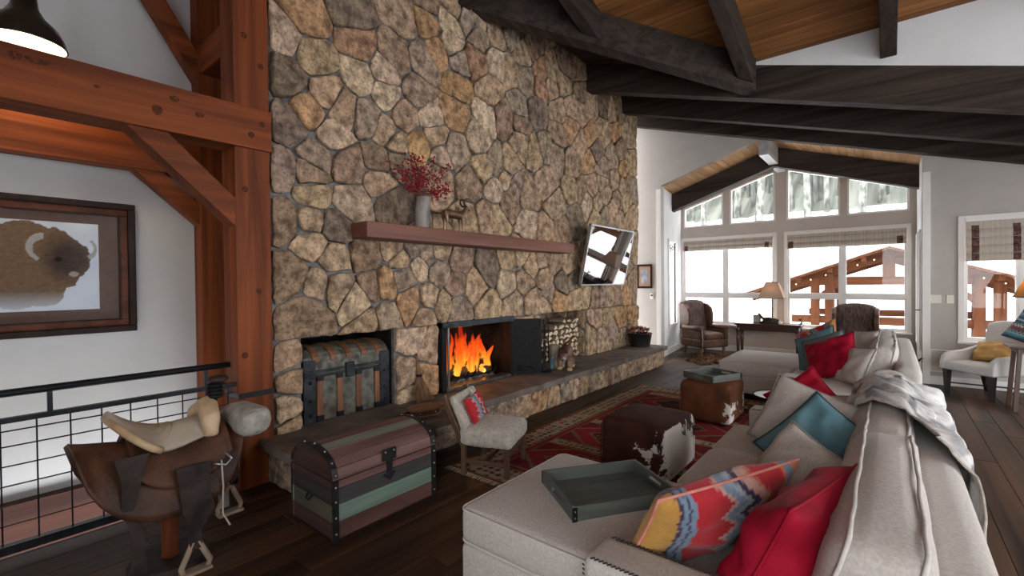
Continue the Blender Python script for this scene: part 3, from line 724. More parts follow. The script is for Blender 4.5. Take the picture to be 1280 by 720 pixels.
# fire: emissive flame tongues
m, nt, N, L, bs = nodes_of('flame'); N.remove(bs)
tc = N.new('ShaderNodeTexCoord'); sp = N.new('ShaderNodeSeparateXYZ'); L.new(tc.outputs['Object'], sp.inputs[0])
nz = N.new('ShaderNodeTexNoise'); mp = N.new('ShaderNodeMapping'); mp.inputs['Scale'].default_value = (7,7,2.6); L.new(tc.outputs['Object'], mp.inputs[0]); L.new(mp.outputs[0], nz.inputs['Vector']); nz.inputs['Scale'].default_value = 1.6; nz.inputs['Detail'].default_value = 5; nz.inputs['Distortion'].default_value = 1.2
ma = N.new('ShaderNodeMath'); ma.operation = 'MULTIPLY_ADD'; ma.inputs[1].default_value = 1.65; L.new(sp.outputs['Z'], ma.inputs[0])
mn = N.new('ShaderNodeMath'); mn.operation = 'MULTIPLY_ADD'; mn.inputs[1].default_value = 1.1; mn.inputs[2].default_value = -.55; L.new(nz.outputs['Fac'], mn.inputs[0]); L.new(mn.outputs[0], ma.inputs[2])
rp = N.new('ShaderNodeValToRGB'); L.new(ma.outputs[0], rp.inputs[0]); cr = rp.color_ramp
for i, (p, c) in enumerate(((0,(1,.50,.05,1)),(.20,(1,.24,.018,1)),(.45,(.8,.075,.008,1)),(.8,(.25,.012,.003,1)))):
    if i < 2: cr.elements[i].position = p; cr.elements[i].color = c
    else: e = cr.elements.new(p); e.color = c
em = N.new('ShaderNodeEmission'); em.inputs[1].default_value = .21; L.new(rp.outputs[0], em.inputs[0])
tr = N.new('ShaderNodeBsdfTransparent'); mx = N.new('ShaderNodeMixShader')
rp2 = N.new('ShaderNodeValToRGB'); rp2.color_ramp.elements[0].position = .40; rp2.color_ramp.elements[1].position = .58; L.new(nz.outputs['Fac'], rp2.inputs[0])
lw = N.new('ShaderNodeLayerWeight'); lw.inputs[0].default_value = .35; iv = N.new('ShaderNodeMath'); iv.operation = 'SUBTRACT'; iv.inputs[0].default_value = 1; L.new(lw.outputs['Facing'], iv.inputs[1])
mm = N.new('ShaderNodeMath'); mm.operation = 'MULTIPLY'; L.new(rp2.outputs[0], mm.inputs[0]); L.new(iv.outputs[0], mm.inputs[1])
L.new(mm.outputs[0], mx.inputs[0]); L.new(tr.outputs[0], mx.inputs[1]); L.new(em.outputs[0], mx.inputs[2]); L.new(mx.outputs[0], N['Material Output'].inputs[0]); m_flame = m
t = thing('fire', 'bright orange flames leaping from the fireplace logs', 'fire', (-4.2, 4.15, .48))
fr2 = random.Random(9)
for k in range(26):
    yy = fr2.uniform(-.42,.42); xx_ = fr2.uniform(-.16,.18); hh = (.64-.5*abs(yy-.05))*fr2.uniform(.55,1.1); w_ = fr2.uniform(.045,.085); ph = fr2.uniform(0,6)
    path = [(xx_+.02*math.sin(ph+s*3), yy+.06*s*math.sin(ph+s*5)+.05*s, hh*s) for s in [i/9 for i in range(10)]]
    rad = [w_*(.55+.9*s)*(1-s)**.8+.002 for s in [i/9 for i in range(10)]]
    G().tube(path, rad, 8).build('flame', m_flame, t, smooth=True)
for k in range(10):
    yy = fr2.uniform(-.4,.4); ball_g = G(); ball(ball_g, (0,0,0), .03*fr2.uniform(.7,1.4)); e = ball_g.build('ember', mat('ember_%d'%k,(.05,.01,.005),emit=(1,.25,.03),estr=fr2.uniform(.2,.9)) if k < 2 else MATS['ember_%d'%(k%2)], t, smooth=True); e.location = (fr2.uniform(-.15,.2), yy, fr2.uniform(-.02,.05))
fl_ = bpy.data.lights.new('fire_glow', 'POINT'); fl_.energy = 1.2; fl_.color = (1,.38,.10); fl_.shadow_soft_size = .18
fo = bpy.data.objects.new('fire_glow', fl_); COL.objects.link(fo); fo.location = (-4.15, 4.15, .78)

# ---- antique trunk in the alcove
m_tin = mat('pressed_tin', (.05,.055,.045), (.19,.19,.155), scale=14, detail=8, rough=.6, metal=.3, bump=1.0, bscale=30, c3=(.09,.045,.025), s3=6, a3=.5)
m_slat = wood('trunk_slat', (.13,.05,.02), (.26,.11,.05), 'z', 3, .6, .4, .1)
m_slaty = wood('trunk_slat_y', (.13,.05,.02), (.26,.11,.05), 'x', 3, .6, .4, .1)
m_blkm = mat('worn_black_metal', (.008,.009,.012), (.045,.05,.06), scale=10, rough=.5, metal=.5, bump=.4)
t = thing('steamer_trunk', 'antique tin steamer trunk with wooden slats in the wall alcove', 'trunk', (-4.22, 2.42, .36))
Lx, Ly = .23, .445
G().box(-Lx,Lx,-Ly,Ly,0,.44).build('body', m_tin, t, bevel=.008)
lid = [(-Lx,.44),(Lx,.44),(Lx,.54)]+[(Lx*math.cos(a), .54+.13*math.sin(a)) for a in [math.pi*i/10 for i in range(1,10)]]+[(-Lx,.54)]
ld = G().prism(lid, -Ly, Ly, 'y').build('lid', m_tin, t, bevel=.005)
for yy in (-.30,-.105,.095,.30):
    G().box(Lx,Lx+.018,yy-.028,yy+.028,.03,.40).build('slat', m_slat, t, bevel=.004)
for yy in (-.33,-.16,.0,.16,.33):
    arc = [((Lx+.012)*math.cos(a), .54+.142*math.sin(a)) for a in [math.pi*i/10 for i in range(0,11)]]; inn = [((Lx-.01)*math.cos(a), .54+.12*math.sin(a)) for a in [math.pi*i/10 for i in range(10,-1,-1)]]
    G().prism(arc+inn, yy-.03, yy+.03, 'y').build('lid_slat', m_slaty, t)
for sy in (-1,1):
    G().box(-Lx-.01,Lx+.012,sy*Ly-.11*(sy>0)-.006*(sy<0),sy*Ly+.11*(sy<0)+.006*(sy>0),0,.44).build('corner_plate', m_blkm, t, bevel=.006)
    for zz in (.07,.2,.36): 
        gb = G(); ball(gb, (Lx+.012,sy*(Ly-.055),zz), .018); gb.build('rivet', m_iron, t, smooth=True)
    G().box(-Lx-.008,Lx+.012,sy*Ly-.11*(sy>0)-.006*(sy<0),sy*Ly+.11*(sy<0)+.006*(sy>0),.445,.56).build('lid_plate', m_blkm, t, bevel=.006)
for zz in (.415,.452): G().box(Lx-.02,Lx+.016,-Ly,Ly,zz-.014,zz+.012).build('edge_band', m_blkm, t, bevel=.003)
G().box(Lx,Lx+.03,-.045,.045,.36,.50).build('lock_plate', m_blkm, t, bevel=.008)
for yy in (-.30,-.105,.095,.30):
    for zz in (.035,.395): G().box(Lx,Lx+.024,yy-.032,yy+.032,zz-.028,zz+.022).build('slat_clamp', m_iron, t, bevel=.004)

# ---- broom leaning on the pier, bellows on the slab
m_straw = mat('straw', (.10,.05,.025), (.26,.15,.075), scale=30, stretch=(1,1,.1), rough=.85, bump=.8, bscale=90)
t = thing('hearth_broom', 'small straw hearth broom leaning against the pier', 'broom', (-3.80, 3.16, .36))
g = G(); b2 = random.Random(6)
for k in range(150):
    a = b2.uniform(-1,1); e = b2.uniform(-1,1)
    g.tube([(-.06+.01*e,.012*a,.27),(-.03+.018*e,.07*a,.14),(.02+.03*e,.115*a,.0+.02*b2.random())], [.004,.0035,.002], 4)
ob = g.build('bristles', m_straw, t); ob['kind'] = 'stuff'
G().tube([(-.055,0,.22),(-.075,0,.32),(-.105,0,.46)], [.028,.018,.014], 8).build('handle', m_straw, t, smooth=True)
G().tube([(-.105+.0*i,.02*math.cos(i),.46+.02*math.sin(i)) for i in [j*.6 for j in range(11)]], .004, 5).build('hanging_loop', m_twig, t)
G().lathe([(.03,.25),(.034,.262),(.03,.275)], 10, c=(-.062,0,0)).build('binding', m_black, t)
m_bel = wood('bellows_wood', (.13,.055,.02), (.27,.13,.05), 'y', 4, .45, .2, .1)
t = thing('bellows', 'wooden fireplace bellows lying on the hearth slab', 'bellows', (-3.42, 2.86, .36), R(-8))
def bell(z0, z1, s=1):
    P = []
    for k in range(24):
        a = 2*math.pi*k/24; r = .135*s; P.append((r*math.cos(a)*.95, r*math.sin(a)*1.25*(1.1 if math.sin(a) < 0 else 1)))
    return G().prism(P, z0, z1, 'z')
bell(.0,.016).build('bottom_board', m_bel, t, bevel=.004); bell(.016,.055,.93).build('leather', mat('bellows_leather',(.03,.015,.01),(.07,.035,.02),scale=20,rough=.6), t)
bell(.055,.072).build('top_board', m_bel, t, bevel=.004)
for z in (.008,.064): G().tube([(0,.16,z),(.01,.22,z),(.02,.30,z+.005)], [.018,.014,.02], 8).build('handle', m_bel, t, smooth=True)
G().tube([(0,-.17,.035),(-.01,-.22,.03),(-.02,-.31,.02)], [.022,.012,.009], 8).build('nozzle', m_black, t, smooth=True)
for k in range(6):
    gb = G(); a = k*math.pi/3+.3; ball(gb, (.12*math.cos(a),.155*math.sin(a),.036), .007); gb.build('stud', m_silver, t)

# ---- fire tools, stump, bear, firewood
t = thing('fire_tool_set', 'black iron fire tools standing beside the log niche', 'fire tools', (-3.68, 5.22, .36))
G().lathe([(.10,0),(.10,.012),(.02,.02),(.012,.03)], 16).build('base', m_black, t, smooth=False)
G().tube([(0,0,.02),(0,0,.66)], .010, 8).build('stand', m_black, t)
G().tube([(-.0,-.07,.56),(0,.07,.56)], .007, 6).build('crossbar', m_black, t)
for k, yy in enumerate((-.06, .055)):
    g = G().tube([(.02,yy,.12),(.02,yy,.70)], .007, 6); ball(g, (.02,yy,.715), .018); g.build('poker' if k == 0 else 'shovel_rod', m_black, t)
G().tube([(.02,.055,.70),(.02,.055,.72)], .012, 6).build('shovel_grip', m_iron, t)
sh = G().grid(lambda u, v: (.04+.03*(2*u-1)**2, .075+(.05*(1-.5*v*v))*(2*u-1), .02+.19*v), 8, 8).build('shovel_blade', mat('blue_steel',(.05,.085,.10),(.10,.15,.18),scale=10,rough=.4,metal=.7), t, smooth=True)
sh.modifiers.new('solid','SOLIDIFY').thickness = .006
g = G(); 
for k in range(60):
    a = lr.uniform(-1,1); e = lr.uniform(-1,1); g.tube([(.02,-.06+.006*a,.19),(.02+.02*e,-.06+.035*a,.03)], .003, 4)
ob = g.build('brush', m_black, t); ob['kind'] = 'stuff'
m_bark = mat('bark', (.085,.065,.05), (.24,.19,.15), scale=7, stretch=(1,1,.2), detail=8, rough=.9, bump=1.0, bscale=16, bdist=.02)
def endgrain(name, c1, c2):
    m, nt, N, L, bs = nodes_of(name); tc = N.new('ShaderNodeTexCoord'); wv = N.new('ShaderNodeTexWave'); wv.wave_type = 'RINGS'; wv.rings_direction = 'SPHERICAL'
    wv.inputs['Scale'].default_value = 22; wv.inputs['Distortion'].default_value = 3; L.new(tc.outputs['Object'], wv.inputs[0])
    rp = N.new('ShaderNodeValToRGB'); rp.color_ramp.elements[0].color = (*c1,1); rp.color_ramp.elements[1].color = (*c2,1); L.new(wv.outputs['Color'], rp.inputs[0])
    oi = N.new('ShaderNodeObjectInfo'); mr = N.new('ShaderNodeMapRange'); mr.inputs[3].default_value = .75; mr.inputs[4].default_value = 1.15; hs = N.new('ShaderNodeHueSaturation')
    L.new(oi.outputs['Random'], mr.inputs[0]); L.new(mr.outputs[0], hs.inputs['Value']); L.new(rp.outputs[0], hs.inputs['Color']); L.new(hs.outputs[0], bs.inputs['Base Color']); bs.inputs['Roughness'].default_value = .8
    return m
m_end = endgrain('cut_wood', (.60,.46,.30), (.80,.68,.50))
t = thing('log_stump', 'upright bark covered log stump beside the wood niche', 'stump', (-3.72, 5.50, .36))
G().lathe([(.093,0),(.088,.1),(.085,.22),(.090,.32),(.084,.335)], 18).build('bark', m_bark, t, smooth=True)
G().lathe([(.083,.334),(.082,.339),(.0,.339)], 18).build('cut_top', mat('grey_cut',(.20,.17,.14),(.32,.28,.23),scale=20,rough=.9), t)
m_bear = mat('bear_wood', (.035,.016,.011), (.15,.07,.04), scale=8, rough=.5, bump=.5, bscale=30, c3=(.42,.30,.19), s3=5, a3=.75)
m_gold = mat('bear_paw', (.35,.22,.11), (.50,.35,.20), scale=14, rough=.5)
m_muz = mat('bear_muzzle', (.22,.19,.18), (.34,.30,.29), scale=14, rough=.5)
t = thing('bear_figurine', 'carved brown bear figurine walking on the hearth before the firewood', 'figurine', (-3.58, 5.60, .36), R(-155))
# local: faces +y
critter('body', [([(0,-.20,.20),(0,-.08,.235),(0,.08,.24),(0,.16,.235)], [.085,.105,.10,.07]), ([(0,.14,.23),(0,.24,.20)], [.07,.058])] +
    [([(sx*.065,yy,.17),(sx*.072,yy+dy,.09),(sx*.072,yy+dy+.01,.03)], [.055,.042,.036]) for sx, yy, dy in ((-1,-.16,.0),(1,-.16,.03),(-1,.10,.04),(1,.10,-.02))] +
    [([(sx*.045,.21,.245),(sx*.052,.20,.275)], [.018,.012]) for sx in (-1,1)], [], m_bear, t, .014)
critter('muzzle', [([(0,.25,.185),(0,.30,.165)], [.042,.028])], [], m_muz, t, .01)
G().rbox((0,.328,.170),(.026,.018,.02),.008).build('nose', m_black, t, smooth=True)
for sx, yy in ((-1,-.15),(1,-.12),(-1,.15),(1,.10)):
    G().rbox((sx*.072,yy+.02,.022),(.07,.095,.044),.02).build('paw', m_gold, t, smooth=True)
G().tube([(.03,-.02,.33),(.0,.02,.36),(-.16,.26,.50)], [.012,.014,.012], 7).build('carried_stick', m_bel, t, smooth=True)
# firewood: each split log is its own thing, stacked to a sloping heap
m_split = mat('split_side', (.20,.13,.08), (.36,.26,.17), scale=6, stretch=(.2,1,1), rough=.9, bump=.5)
fw = random.Random(21)
def halfmoon(kind, r):
    if kind == 0: return [(r*math.cos(a), r*.62*math.sin(a)-.2*r) for a in [math.pi*i/7 for i in range(8)]]
    if kind == 1: return [(-r,-.35*r),(r,-.35*r),(.55*r,.35*r),(-.2*r,.62*r)]
    if kind == 2: return [(r*.72*math.cos(a), r*.62*math.sin(a)) for a in [2*math.pi*i/10 for i in range(10)]]
    return [(-.85*r,-.4*r),(.8*r,-.3*r),(0,.75*r)]
protos = []
heap = []
z = .36+.045
row = 0
while z < .96:
    top = (lambda yy: .72+.30*(yy-5.5)/1.2)
    yy = 5.53+(.05 if row % 2 else 0)
    while yy < 6.74:
        if z < top(yy)+.02: heap.append((yy+fw.uniform(-.012,.012), z+fw.uniform(-.006,.006)))
        yy += fw.uniform(.098,.125)
    z += .078; row += 1
FWN = {}
for k, (yy, zz) in enumerate(heap):
    kd = fw.choice([0,0,1,1,2,3]); 
    if kd not in FWN:
        r = .060; P = ccw(halfmoon(kd, r))
        a = G().prism([(p[0], p[1]) for p in P], -.36, -.006, 'x'); e = G().prism([(p[0]*.95, p[1]*.95) for p in P], -.006, 0, 'x')
        root = thing('split_log', '', 'log', (0,0,0)); b_ = a.build('bark', m_split, root, bevel=.003); c_ = e.build('cut_face', m_end, root)
        FWN[kd] = (root, b_, c_); first = True
    else:
        src = FWN[kd]; root = src[0].copy(); COL.objects.link(root)
        for ch in src[1:]: q = ch.copy(); COL.objects.link(q); q.parent = root
    root.location = (-4.06+fw.uniform(-.045,.03), yy, zz); root.rotation_euler = (fw.uniform(-.5,.5), 0, 0)
    tag(root, 'split firewood log stacked in the stone wall niche', 'log', 'firewood logs in the niche')

# ---- tub of dried flowers at the end of the hearth
m_tub = mat('tub_iron', (.010,.009,.010), (.03,.026,.027), scale=8, rough=.45, metal=.4, bump=.3)
t = thing('flower_tub', 'dark iron tub at the far end of the hearth', 'tub', (-3.68, 8.36, .36))
G().lathe([(.17,0),(.185,.02),(.20,.10),(.225,.24),(.235,.25),(.225,.255),(.21,.24),(.19,.12),(.0,.10)], 24).build('bowl', m_tub, t, smooth=True)
for s in (-1, 1):
    G().tube([(s*.0+.0,s*.222,.20),(0,s*.26,.215),(0,s*.26,.17),(0,s*.215,.16)], .010, 6).build('handle', m_tub, t, smooth=True)
G().lathe([(.186,.0),(.190,.04),(.192,.05)], 24).build('foot_band', m_tub, t)
t = thing('dried_flowers', 'mound of russet dried flowers filling the iron tub', 'flowers', (-3.68, 8.36, .46))
fcol = [mat('flower_rust',(.20,.04,.014),(.34,.09,.03),scale=40,rough=.9), mat('flower_brown',(.15,.06,.035),(.26,.11,.07),scale=40,rough=.9), mat('flower_tan',(.30,.16,.09),(.42,.25,.15),scale=40,rough=.9), mat('flower_dark',(.035,.010,.012),(.07,.02,.02),scale=40,rough=.9)]
ff = random.Random(13)
for k in range(46):
    a = ff.uniform(0,6.28); rr_ = .23*math.sqrt(ff.random()); hz_ = .115+.14*(1-(rr_/.25)**2)+ff.uniform(-.02,.03)
    g = G(); c = Vector((rr_*math.cos(a), rr_*math.sin(a), hz_))
    for q in range(11):
        d = Vector((ff.gauss(0,1), ff.gauss(0,1), ff.gauss(.5,1))).normalized(); s = .034*ff.uniform(.7,1.2); o_ = d.orthogonal().normalized()*s*.35
        g.add([c, c+d*s*.6+o_, c+d*s, c+d*s*.6-o_], [(0,1,2,3)])
    ball(g, c, .017)
    g.build('blossom', fcol[ff.choice([0,0,0,1,1,2,3])], t)
# ================================================================== LEFT SIDE
# ---- railing
t = thing('stair_railing', 'black iron railing with wire mesh guarding the stairwell', 'railing', (-3.97, .3, 0))
XRL = -3.97
G().tube([(XRL,YB+.05,.985),(XRL,1.385,.985)], .023, 12).build('top_rail', m_iron, t, smooth=True, world=True)
G().box(XRL-.02,XRL+.02,YB+.05,1.42,.812,.842).build('mid_rail', m_iron, t, world=True)
G().box(XRL-.025,XRL+.025,YB+.05,1.42,.05,.10).build('bottom_rail', m_iron, t, world=True)
for y in (-1.4,-.45,.39,1.22): G().box(XRL-.012,XRL+.012,y-.012,y+.012,.84,.975).build('baluster', m_iron, t, world=True)
for y in (-1.9,-.6): G().box(XRL-.02,XRL+.02,y-.02,y+.02,0,.985).build('post', m_iron, t, world=True)
me_ = None
def wire(p0, p1):
    return G().tube([p0, p1], .0045, 6)
y = -1.0; first = None
while y < 1.42:
    if first is None: first = wire((0,0,.10),(0,0,.815)).build('mesh_wire', m_iron, t); o = first
    else: o = first.copy(); COL.objects.link(o); o.parent = t
    o.location = (0, y-.3, 0); y += .148
first = None
for z in (.215,.33,.445,.56,.675,.765):
    if first is None: first = wire((0,-1.6,0),(0,1.1,0)).build('mesh_wire', m_iron, t); o = first
    else: o = first.copy(); COL.objects.link(o); o.parent = t
    o.location = (.008, 0, z)

# ---- framed bison print
m_frm = mat('frame_black', (.012,.006,.005), (.028,.014,.011), scale=10, rough=.5, spec=.15)
m_frm2 = mat('frame_brown', (.055,.018,.010), (.11,.035,.018), scale=10, rough=.5, spec=.15)
m_mat = mat('mat_board', (.085,.05,.04), (.10,.06,.047), scale=20, rough=.8)
t = thing('framed_print', 'dark framed print of a bison head hanging on the stairwell wall', 'picture', (-4.97, .30, 1.23))
ya, yb, za, zb_ = -.42, 1.02, 1.225, 2.285
def ring(y0, y1, z0, z1, w, x0, x1):
    return G().box(x0,x1,y0,y1,z1-w,z1).box(x0,x1,y0,y1,z0,z0+w).box(x0,x1,y0,y0+w,z0+w,z1-w).box(x0,x1,y1-w,y1,z0+w,z1-w)
ring(ya,yb,za,zb_,.05,-4.975,-4.925).build('outer_frame', m_frm, t, bevel=.008, world=True)
ring(ya+.05,yb-.05,za+.05,zb_-.05,.055,-4.975,-4.938).build('inner_frame', m_frm2, t, bevel=.008, world=True)
ring(ya+.10,yb-.10,za+.10,zb_-.10,.012,-4.975,-4.934).build('fillet', m_frm, t, world=True)
G().box(-4.972,-4.955,ya+.10,yb-.10,za+.10,zb_-.10).build('mat_board', m_mat, t, world=True)
py0, py1, pz0, pz1 = -.18, .785, 1.42, 2.10
def inpoly(P, x, y):
    r = False
    for i in range(len(P)):
        (x1, y1), (x2, y2) = P[i], P[i-1]
        if (y1 > y) != (y2 > y) and x < (x2-x1)*(y-y1)/(y2-y1)+x1: r = not r
    return r
# picture space: u along +y (0..1), v up (0..1); visible bison head sits at u .45 - 1
BOD = [(0.20,.12),(.22,.60),(.30,.78),(.40,.90),(.50,.985),(.62,.99),(.70,.93),(.78,.92),(.86,.80),(.93,.74),(.955,.58),(.925,.45),(.88,.38),(.86,.28),(.80,.25),(.78,.12),(.72,.06),(.62,.05),(.50,.02),(.40,.08)]
HUMP = [(0,.25),(0,.80),(.12,.86),(.30,.92),(.42,.93),(.48,.5),(.40,.1),(.2,.2)]
def bison(u, v):
    fog = .5+.5*mnoise.noise(Vector((u*5, v*5, 1)))
    bg = Vector((.40,.47,.58)).lerp(Vector((.58,.63,.70)), fog)
    nzv = mnoise.noise(Vector((u*30, v*30, 4)))*.5+mnoise.noise(Vector((u*70, v*70, 8)))*.5
    jx, jy = u+.012*mnoise.noise(Vector((u*25,v*25,9))), v+.02*mnoise.noise(Vector((u*25,v*25,3)))
    c = bg
    if inpoly(HUMP, jx, jy): c = Vector((.13,.105,.095))*(1+.45*nzv)
    if inpoly(BOD, jx, jy):
        face = max(0, 1-math.hypot((u-.82)/.20, (v-.58)/.34))
        c = Vector((.15,.098,.062)).lerp(Vector((.055,.04,.035)), min(1, face*1.6))*(1+.5*nzv)
        if v < .22: c = c.lerp(bg, (.22-v)/.22*.75)
    # horns
    for (cu, cv, ru, rv, a0, a1, w) in ((.68,.70,.085,.135,1.6,4.3,.030), (.93,.71,.05,.10,-1.5,1.2,.022)):
        a = math.atan2((v-cv)/rv, (u-cu)/ru); rad = math.hypot((u-cu)/ru, (v-cv)/rv)
        aa = a if a >= a0 else a+2*math.pi
        if a0 <= aa <= a1 and abs(rad-1) < .28*(1-.6*abs((aa-a0)/(a1-a0)-.2)): c = Vector((.30,.29,.29))*(1+.3*nzv)
    if math.hypot((u-.755)/.022, (v-.575)/.03) < 1: c = Vector((.02,.016,.014))
    if math.hypot((u-.845)/.03, (v-.41)/.03) < 1: c = Vector((.28,.25,.24))
    return c
m_print = mat('print_ink', (.98,.98,.98), (1,1,1), scale=5, rough=.7, vcol=True, spec=.05)
G().grid(lambda u, v: (-4.953, py0+(py1-py0)*u, pz0+(pz1-pz0)*v), 150, 110, bison).build('print', m_print, t, world=True, fix=False)
G().box(-4.945,-4.943,ya+.10,yb-.10,za+.10,zb_-.10).build('glazing', glass('picture_glass', refl=.0, k=.04), t, world=True)

# ---- pendant lamp
m_enam = mat('black_enamel', (.010,.008,.007), (.018,.014,.012), scale=10, rough=.28, coat=.5)
m_inner = mat('lamp_white', (.85,.80,.70), rough=.5)
t = thing('pendant_lamp', 'black dome pendant lamp with white inside above the stair beam', 'lamp', (-4.40, .355, 3.20))
sh = [(.03,.40),(.05,.36),(.062,.30),(.068,.24),(.10,.18),(.165,.115),(.195,.05),(.205,0)]
G().lathe(sh, 28, caps=False).build('shade', m_enam, t, smooth=True)
G().lathe([(r-.008, z-.002) for r, z in sh], 28, caps=False).build('shade_inside', m_inner, t, smooth=True)
G().tube([(.203*math.cos(a),.203*math.sin(a),0) for a in [2*math.pi*i/28 for i in range(28)]], .006, 6, closed=True).build('rim', m_enam, t, smooth=True)
G().tube([(0,0,.40),(0,0,2.0)], .008, 6).build('cord', m_black, t)
gb = G(); ball(gb, (0,0,.10), .045); gb.build('bulb', mat('bulb_glow',(.9,.8,.6),emit=(1,.78,.50),estr=2.2), t, smooth=True)
pl = bpy.data.lights.new('pendant_light','POINT'); pl.energy = 1.6; pl.color = (1,.78,.52); pl.shadow_soft_size = .05
po = bpy.data.objects.new('pendant_light', pl); COL.objects.link(po); po.location = (-4.40,.355,3.24)

# ---- saddle on its stand
m_lea = mat('saddle_leather', (.030,.012,.007), (.095,.040,.021), scale=6, rough=.5, bump=.3, bscale=60, spec=.25)
m_lea2 = mat('dark_leather', (.016,.011,.010), (.045,.032,.028), scale=8, rough=.6, bump=.4, bscale=60, spec=.2)
m_cream = mat('cream_hide', (.36,.30,.235), (.52,.45,.37), scale=5, rough=.6, bump=.4, bscale=25)
m_fleece2 = mat('grey_fleece', (.28,.26,.235), (.44,.41,.37), scale=18, rough=.95, bump=1.0, bscale=60)
m_raw = mat('rawhide', (.34,.22,.12), (.60,.44,.28), scale=6, rough=.55, bump=.3)
m_stw = wood('stirrup_wood', (.16,.11,.075), (.34,.25,.18), 'z', 4, .7, .3, .2)
t = thing('saddle_stand', 'round wooden post saddle stand on the floor', 'stand', (-3.24, .80, 0))
G().lathe([(.20,0),(.20,.025),(.19,.035),(0,.035)], 24).build('base', m_lea2, t)
G().lathe([(.045,.03),(.04,.06),(.038,.60)], 14).build('post', m_red['z'], t, smooth=True)
G().tube([(0,-.30,.60),(0,.34,.60)], .06, 12).build('crossbar', m_red['y'], t, smooth=True)
t = thing('western_saddle', 'brown leather western saddle with cream quilted seat and rawhide swell', 'saddle', (-3.24, .80, .55))
def drape(y0, y1, wfn, dfn, z0, thick=0, nu=26, nv=18, ridge=.0):
    """leather sheet over the bar: u across (-1..1), v along y"""
    def fn(u, v):
        s = 2*u-1; y = y0+(y1-y0)*v; W_ = wfn(v); dp = dfn(v)
        a = abs(s); x = math.copysign(W_*(1-(1-a)**1.7), s) if False else s*W_*(1-.25*a)
        z = z0(v)-dp*(a**1.5)
        return (x, y, z)
    return G().grid(fn, nu, nv)
# skirts (large rounded leather)
sk = drape(-.42, .36, lambda v: .30*(1-.30*abs(2*v-1)**3), lambda v: .38*max(.02,1-abs(2*v-1)**3.2)**.6, lambda v: .17+.09*max(0,(.42-v))*1.6+.05*max(0,v-.6))
ob = sk.build('skirt', m_lea, t, smooth=True); ob.modifiers.new('solid','SOLIDIFY').thickness = .014
sj = drape(-.20, .26, lambda v: .29, lambda v: .27*(1-.35*abs(2*v-1)**3), lambda v: .205+.05*abs(2*v-1)**2)
ob = sj.build('seat_jockey', m_lea, t, smooth=True); ob.modifiers.new('solid','SOLIDIFY').thickness = .012
def seatf(u, v):
    s = 2*u-1; y = -.27+.46*v; w_ = .235*(1-.50*max(0,v-.35)/.65)*math.sqrt(max(.0004,1-(max(0,.34-v)/.341)**2))
    z = .24+.13*max(0,1-v*1.9)**1.8+.05*max(0,v-.65)-.085*s*s*min(1,.35+v*1.5)
    return (s*w_, y, z)
st_ = G().grid(seatf, 22, 22).build('quilted_seat', m_cream, t, smooth=True); _s = st_.modifiers.new('solid','SOLIDIFY'); _s.thickness = .03; _s.offset = 0
cant = [seatf(0, .40*(1-i/10)**2) for i in range(11)]+[seatf(1, .40*(i/10)**2) for i in range(1,11)]
G().tube(cant, .020, 8).build('cantle_binding', m_raw, t, smooth=True)
for s in (-1,1):
    for k in range(4): 
        q = [Vector(seatf(.5+.42*(k+1)/4*math.sin(a)*s, .36+.26*(k+1)/4*math.cos(a)))+Vector((0,0,.0165)) for a in [math.pi*i/10 for i in range(11)]]
        G().tube(q, .003, 4).build('quilt_stitch', m_raw, st_)
critter('swell', [([(-.15,.17,.16),(-.12,.18,.26),(0,.20,.32),(.12,.18,.26),(.15,.17,.16)], [.04,.055,.06,.055,.04])], [], m_raw, t, .014)
G().tube([(0,.22,.33),(0,.25,.40),(0,.26,.45)], [.032,.026,.028], 12).build('horn_neck', m_black, t, smooth=True)
G().lathe([(.0,.455),(.050,.455),(.056,.468),(.048,.482),(.0,.485)], 16, c=(0,.265,0)).build('horn_cap', m_lea2, t, smooth=True)
for k in range(4): G().tube([(.034*math.cos(a),.245+.034*math.sin(a),.365+.022*k) for a in [2*math.pi*i/14 for i in range(14)]], .012, 6, closed=True).build('horn_wrap', m_black, t, smooth=True)
for k, (y0_, s) in enumerate(((.30,1),(.22,-1))):
    pass
bg = G().rbox((.05,.40,.20),(.40,.20,.17),.075, wob=.012).build('fleece_roll', m_fleece2, t, smooth=True)
for s in (-1, 1):
    # fender, stirrup leather and stirrup
    yb_ = .02 if s > 0 else .30
    x0_ = .235 if s > 0 else -.17
    fd = G().prism([(yb_-.045,.05),(yb_+.12,.05),(yb_+.115,-.10),(yb_+.14,-.22),(yb_+.06,-.33),(yb_+.02,-.33),(yb_-.02,-.2)], x0_-.006, x0_+.008, 'x')
    fd.build('fender', m_lea2, t, bevel=.003)
    if s > 0:
        G().prism([(-.28,.17),(-.13,.17),(-.16,.06),(-.19,-.05),(-.21,-.14),(-.165,-.20),(-.15,-.47),(-.19,-.50),(-.215,-.46),(-.22,-.22),(-.255,-.10),(-.25,.04)], .205, .216, 'x').build('rear_strap', m_lea2, t, bevel=.003)
    G().box(x0_-.012,x0_+.014,yb_+.01,yb_+.07,-.42,-.26).build('stirrup_buckle', m_silver if s < 0 else m_lea2, t, bevel=.004)
    c = (x0_, yb_+.04, -.40) if s > 0 else (x0_+.04, yb_+.06, -.30)
    sg = G(); P = [(c[0], c[1]-.012, c[2]+.02), (c[0], c[1]-.07, c[2]-.11), (c[0], c[1]-.055, c[2]-.145)]
    P2 = [(c[0], c[1]+.012, c[2]+.02), (c[0], c[1]+.07, c[2]-.11), (c[0], c[1]+.055, c[2]-.145)]
    stp = G(); stp.tube(P, .016, 8); stp.tube(P2, .016, 8); stp.rbox((c[0], c[1], c[2]-.145), (.075,.15,.022), .008); stp.tube([P[0], P2[0]], .013, 8)
    stp.build('stirrup', m_stw, t, smooth=True)
